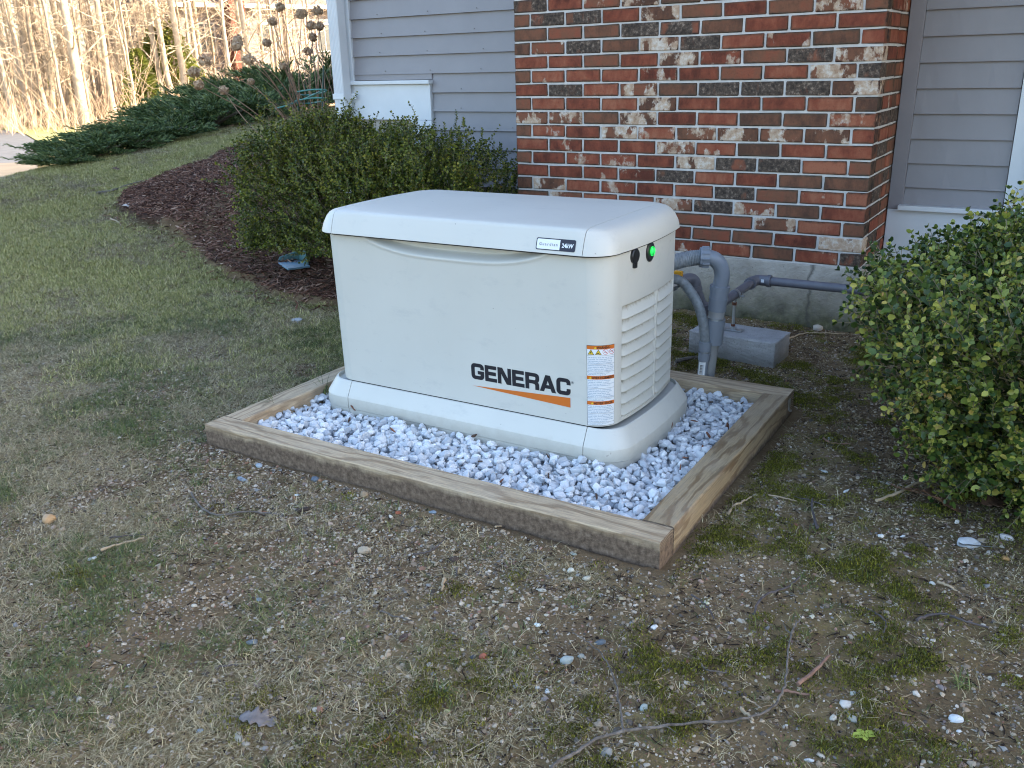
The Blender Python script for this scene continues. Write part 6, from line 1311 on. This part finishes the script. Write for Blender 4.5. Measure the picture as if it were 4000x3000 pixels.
# distant wall of woods
mb = MB()
for k in range(640):
    px = rbh.uniform(-1700, 1600); ds = rbh.uniform(68, 120); q = wpos(px, ds); h = rbh.uniform(8, 15); mb.tube([(q[0], q[1], q[2] - .3), (q[0] + rbh.normal(0, .2), q[1] + rbh.normal(0, .2), q[2] + h * .5), (q[0] + rbh.normal(0, .5), q[1] + rbh.normal(0, .5), q[2] + h)], [rbh.uniform(.07, .16), .07, .02], 5, False)
    for b in range(7): z = rbh.uniform(.8, h); P = limb_path(rbh, (q[0], q[1], q[2] + z), (rbh.normal(), rbh.normal(), .5), rbh.uniform(1, 2.6), 3, .25); mb.tube(P, [.022, .016, .011, .007], 3, False)
o = mb.build('far_woods', simple('far_bark', (.44, .35, .25), .9, .3, .3), None); o['kind'] = 'stuff'
# yellow green evergreens in the woods
EG = leaf_mat('sunlit_evergreen', [(0, (.10, .13, .02)), (.5, (.20, .23, .045)), (1, (.34, .34, .09))], .6, .3, .2)
def ever_mesh(seed):
    r = np.random.default_rng(seed); V = []
    for k in range(2600):
        h = r.random() ** 1.1; rr = (1.25 * (1 - h) ** .7) * math.sqrt(r.uniform(.35, 1)); a = r.uniform(0, 6.28); c_ = np.array([rr * math.cos(a), rr * math.sin(a), .2 + 3.4 * h]); d = np.array([math.cos(a), math.sin(a), r.uniform(-.3, .5)]); s = np.cross(d, r.normal(size=3)); s /= np.linalg.norm(s); V += [c_ - s * .045, c_ + s * .045, c_ + d * .20 + s * .02, c_ + d * .20 - s * .02]
    return mesh_np('foliage', np.array(V), np.arange(len(V)).reshape(-1, 4))
em = [ever_mesh(80 + i) for i in range(2)]
for q in em: q.materials.append(EG)
etr = MB().tube([(0, 0, -.3), (0, 0, 3.3)], [.09, .02], 6).mesh('trunk'); etr.materials.append(M_bark[1])
for i, (px, ds, s, lb_) in enumerate([(575, 41.5, .8, 'low yellow green evergreen left of the paired pale trunks'), (655, 43.5, 1.05, 'yellow green evergreen behind the paired pale trunks'), (712, 43, 1.1, 'tallest yellow green evergreen left of the far house'), (610, 52, 1.0, 'yellow green evergreen deep between the trunks'), (200, 48, .55, 'low green bush at the left of the woods'), (800, 44, .6, 'yellow green bush below the far house wall'), (20, 52, .9, 'dull green bush at the left edge of the woods')]):
    ro = empty('evergreen_bush', wpos(px, ds), i * 1.3, lb_, 'evergreen', 'evergreens among the bare trees'); ro.scale = (s, s, s); link('foliage', em[i % 2], ro); link('trunk', etr, ro)
# neighbour's house behind the trees
M_hw = simple('taupe_siding', (.21, .185, .18), .8, .08, 1); M_hr = simple('far_roof', (.16, .13, .11), .9, .2, 2); M_ht = simple('far_trim', (.62, .56, .48), .6); M_hg = simple('far_glass', (.05, .06, .07), .1, .1, 1); M_hb = simple('far_brick', (.135, .040, .026), .9, .25, 2, .3, 6)
P0 = np.array(wpos(735, 50)); P1 = np.array(wpos(1420, 54)); u = (P1 - P0)[:2]; Wd = np.linalg.norm(u); ang = math.atan2(u[1], u[0]); zb = 1.0
fh = empty('neighbor_house', (P0[0], P0[1], P0[2]), ang, 'taupe house with red brick chimney seen through the bare trees', 'house')
MB().box((0, 0, -.5), (Wd, 9, 5.2)).build('wall', M_hw, fh)
MB().add([(-.5, -.6, 5.1), (Wd + .5, -.6, 5.1), (Wd + .5, 9.6, 5.1), (-.5, 9.6, 5.1), (-.5, 4.5, 8.2), (Wd + .5, 4.5, 8.2)], [(0, 1, 5, 4), (2, 3, 4, 5), (3, 0, 4), (1, 2, 5), (0, 3, 2, 1)]).build('roof', M_hr, fh)
MB().box((-.5, -.66, 4.95), (Wd + .5, -.55, 5.15)).build('fascia', M_ht, fh)
for k in range(26): MB().box((0, -.02, .0 + k * .19), (Wd, -.002, .02 + k * .19)).build('siding_course', M_hw, fh)
for x0, z0 in ((1.0, 2.9), (4.4, 2.9), (7.6, 2.9), (9.0, 2.6), (1.0, .6), (4.6, .6)):
    f_ = MB().box((x0 - .08, -.07, z0 - .08), (x0 + .98, -.025, z0 + 1.38)).build('window', M_ht, fh); MB().box((x0, -.085, z0), (x0 + .42, -.072, z0 + 1.3)).build('pane', M_hg, f_); MB().box((x0 + .48, -.085, z0), (x0 + .9, -.072, z0 + 1.3)).build('pane', M_hg, f_)
MB().box((2.45, -1.1, -.5), (3.25, -.03, 9.4)).build('chimney', M_hb, fh)
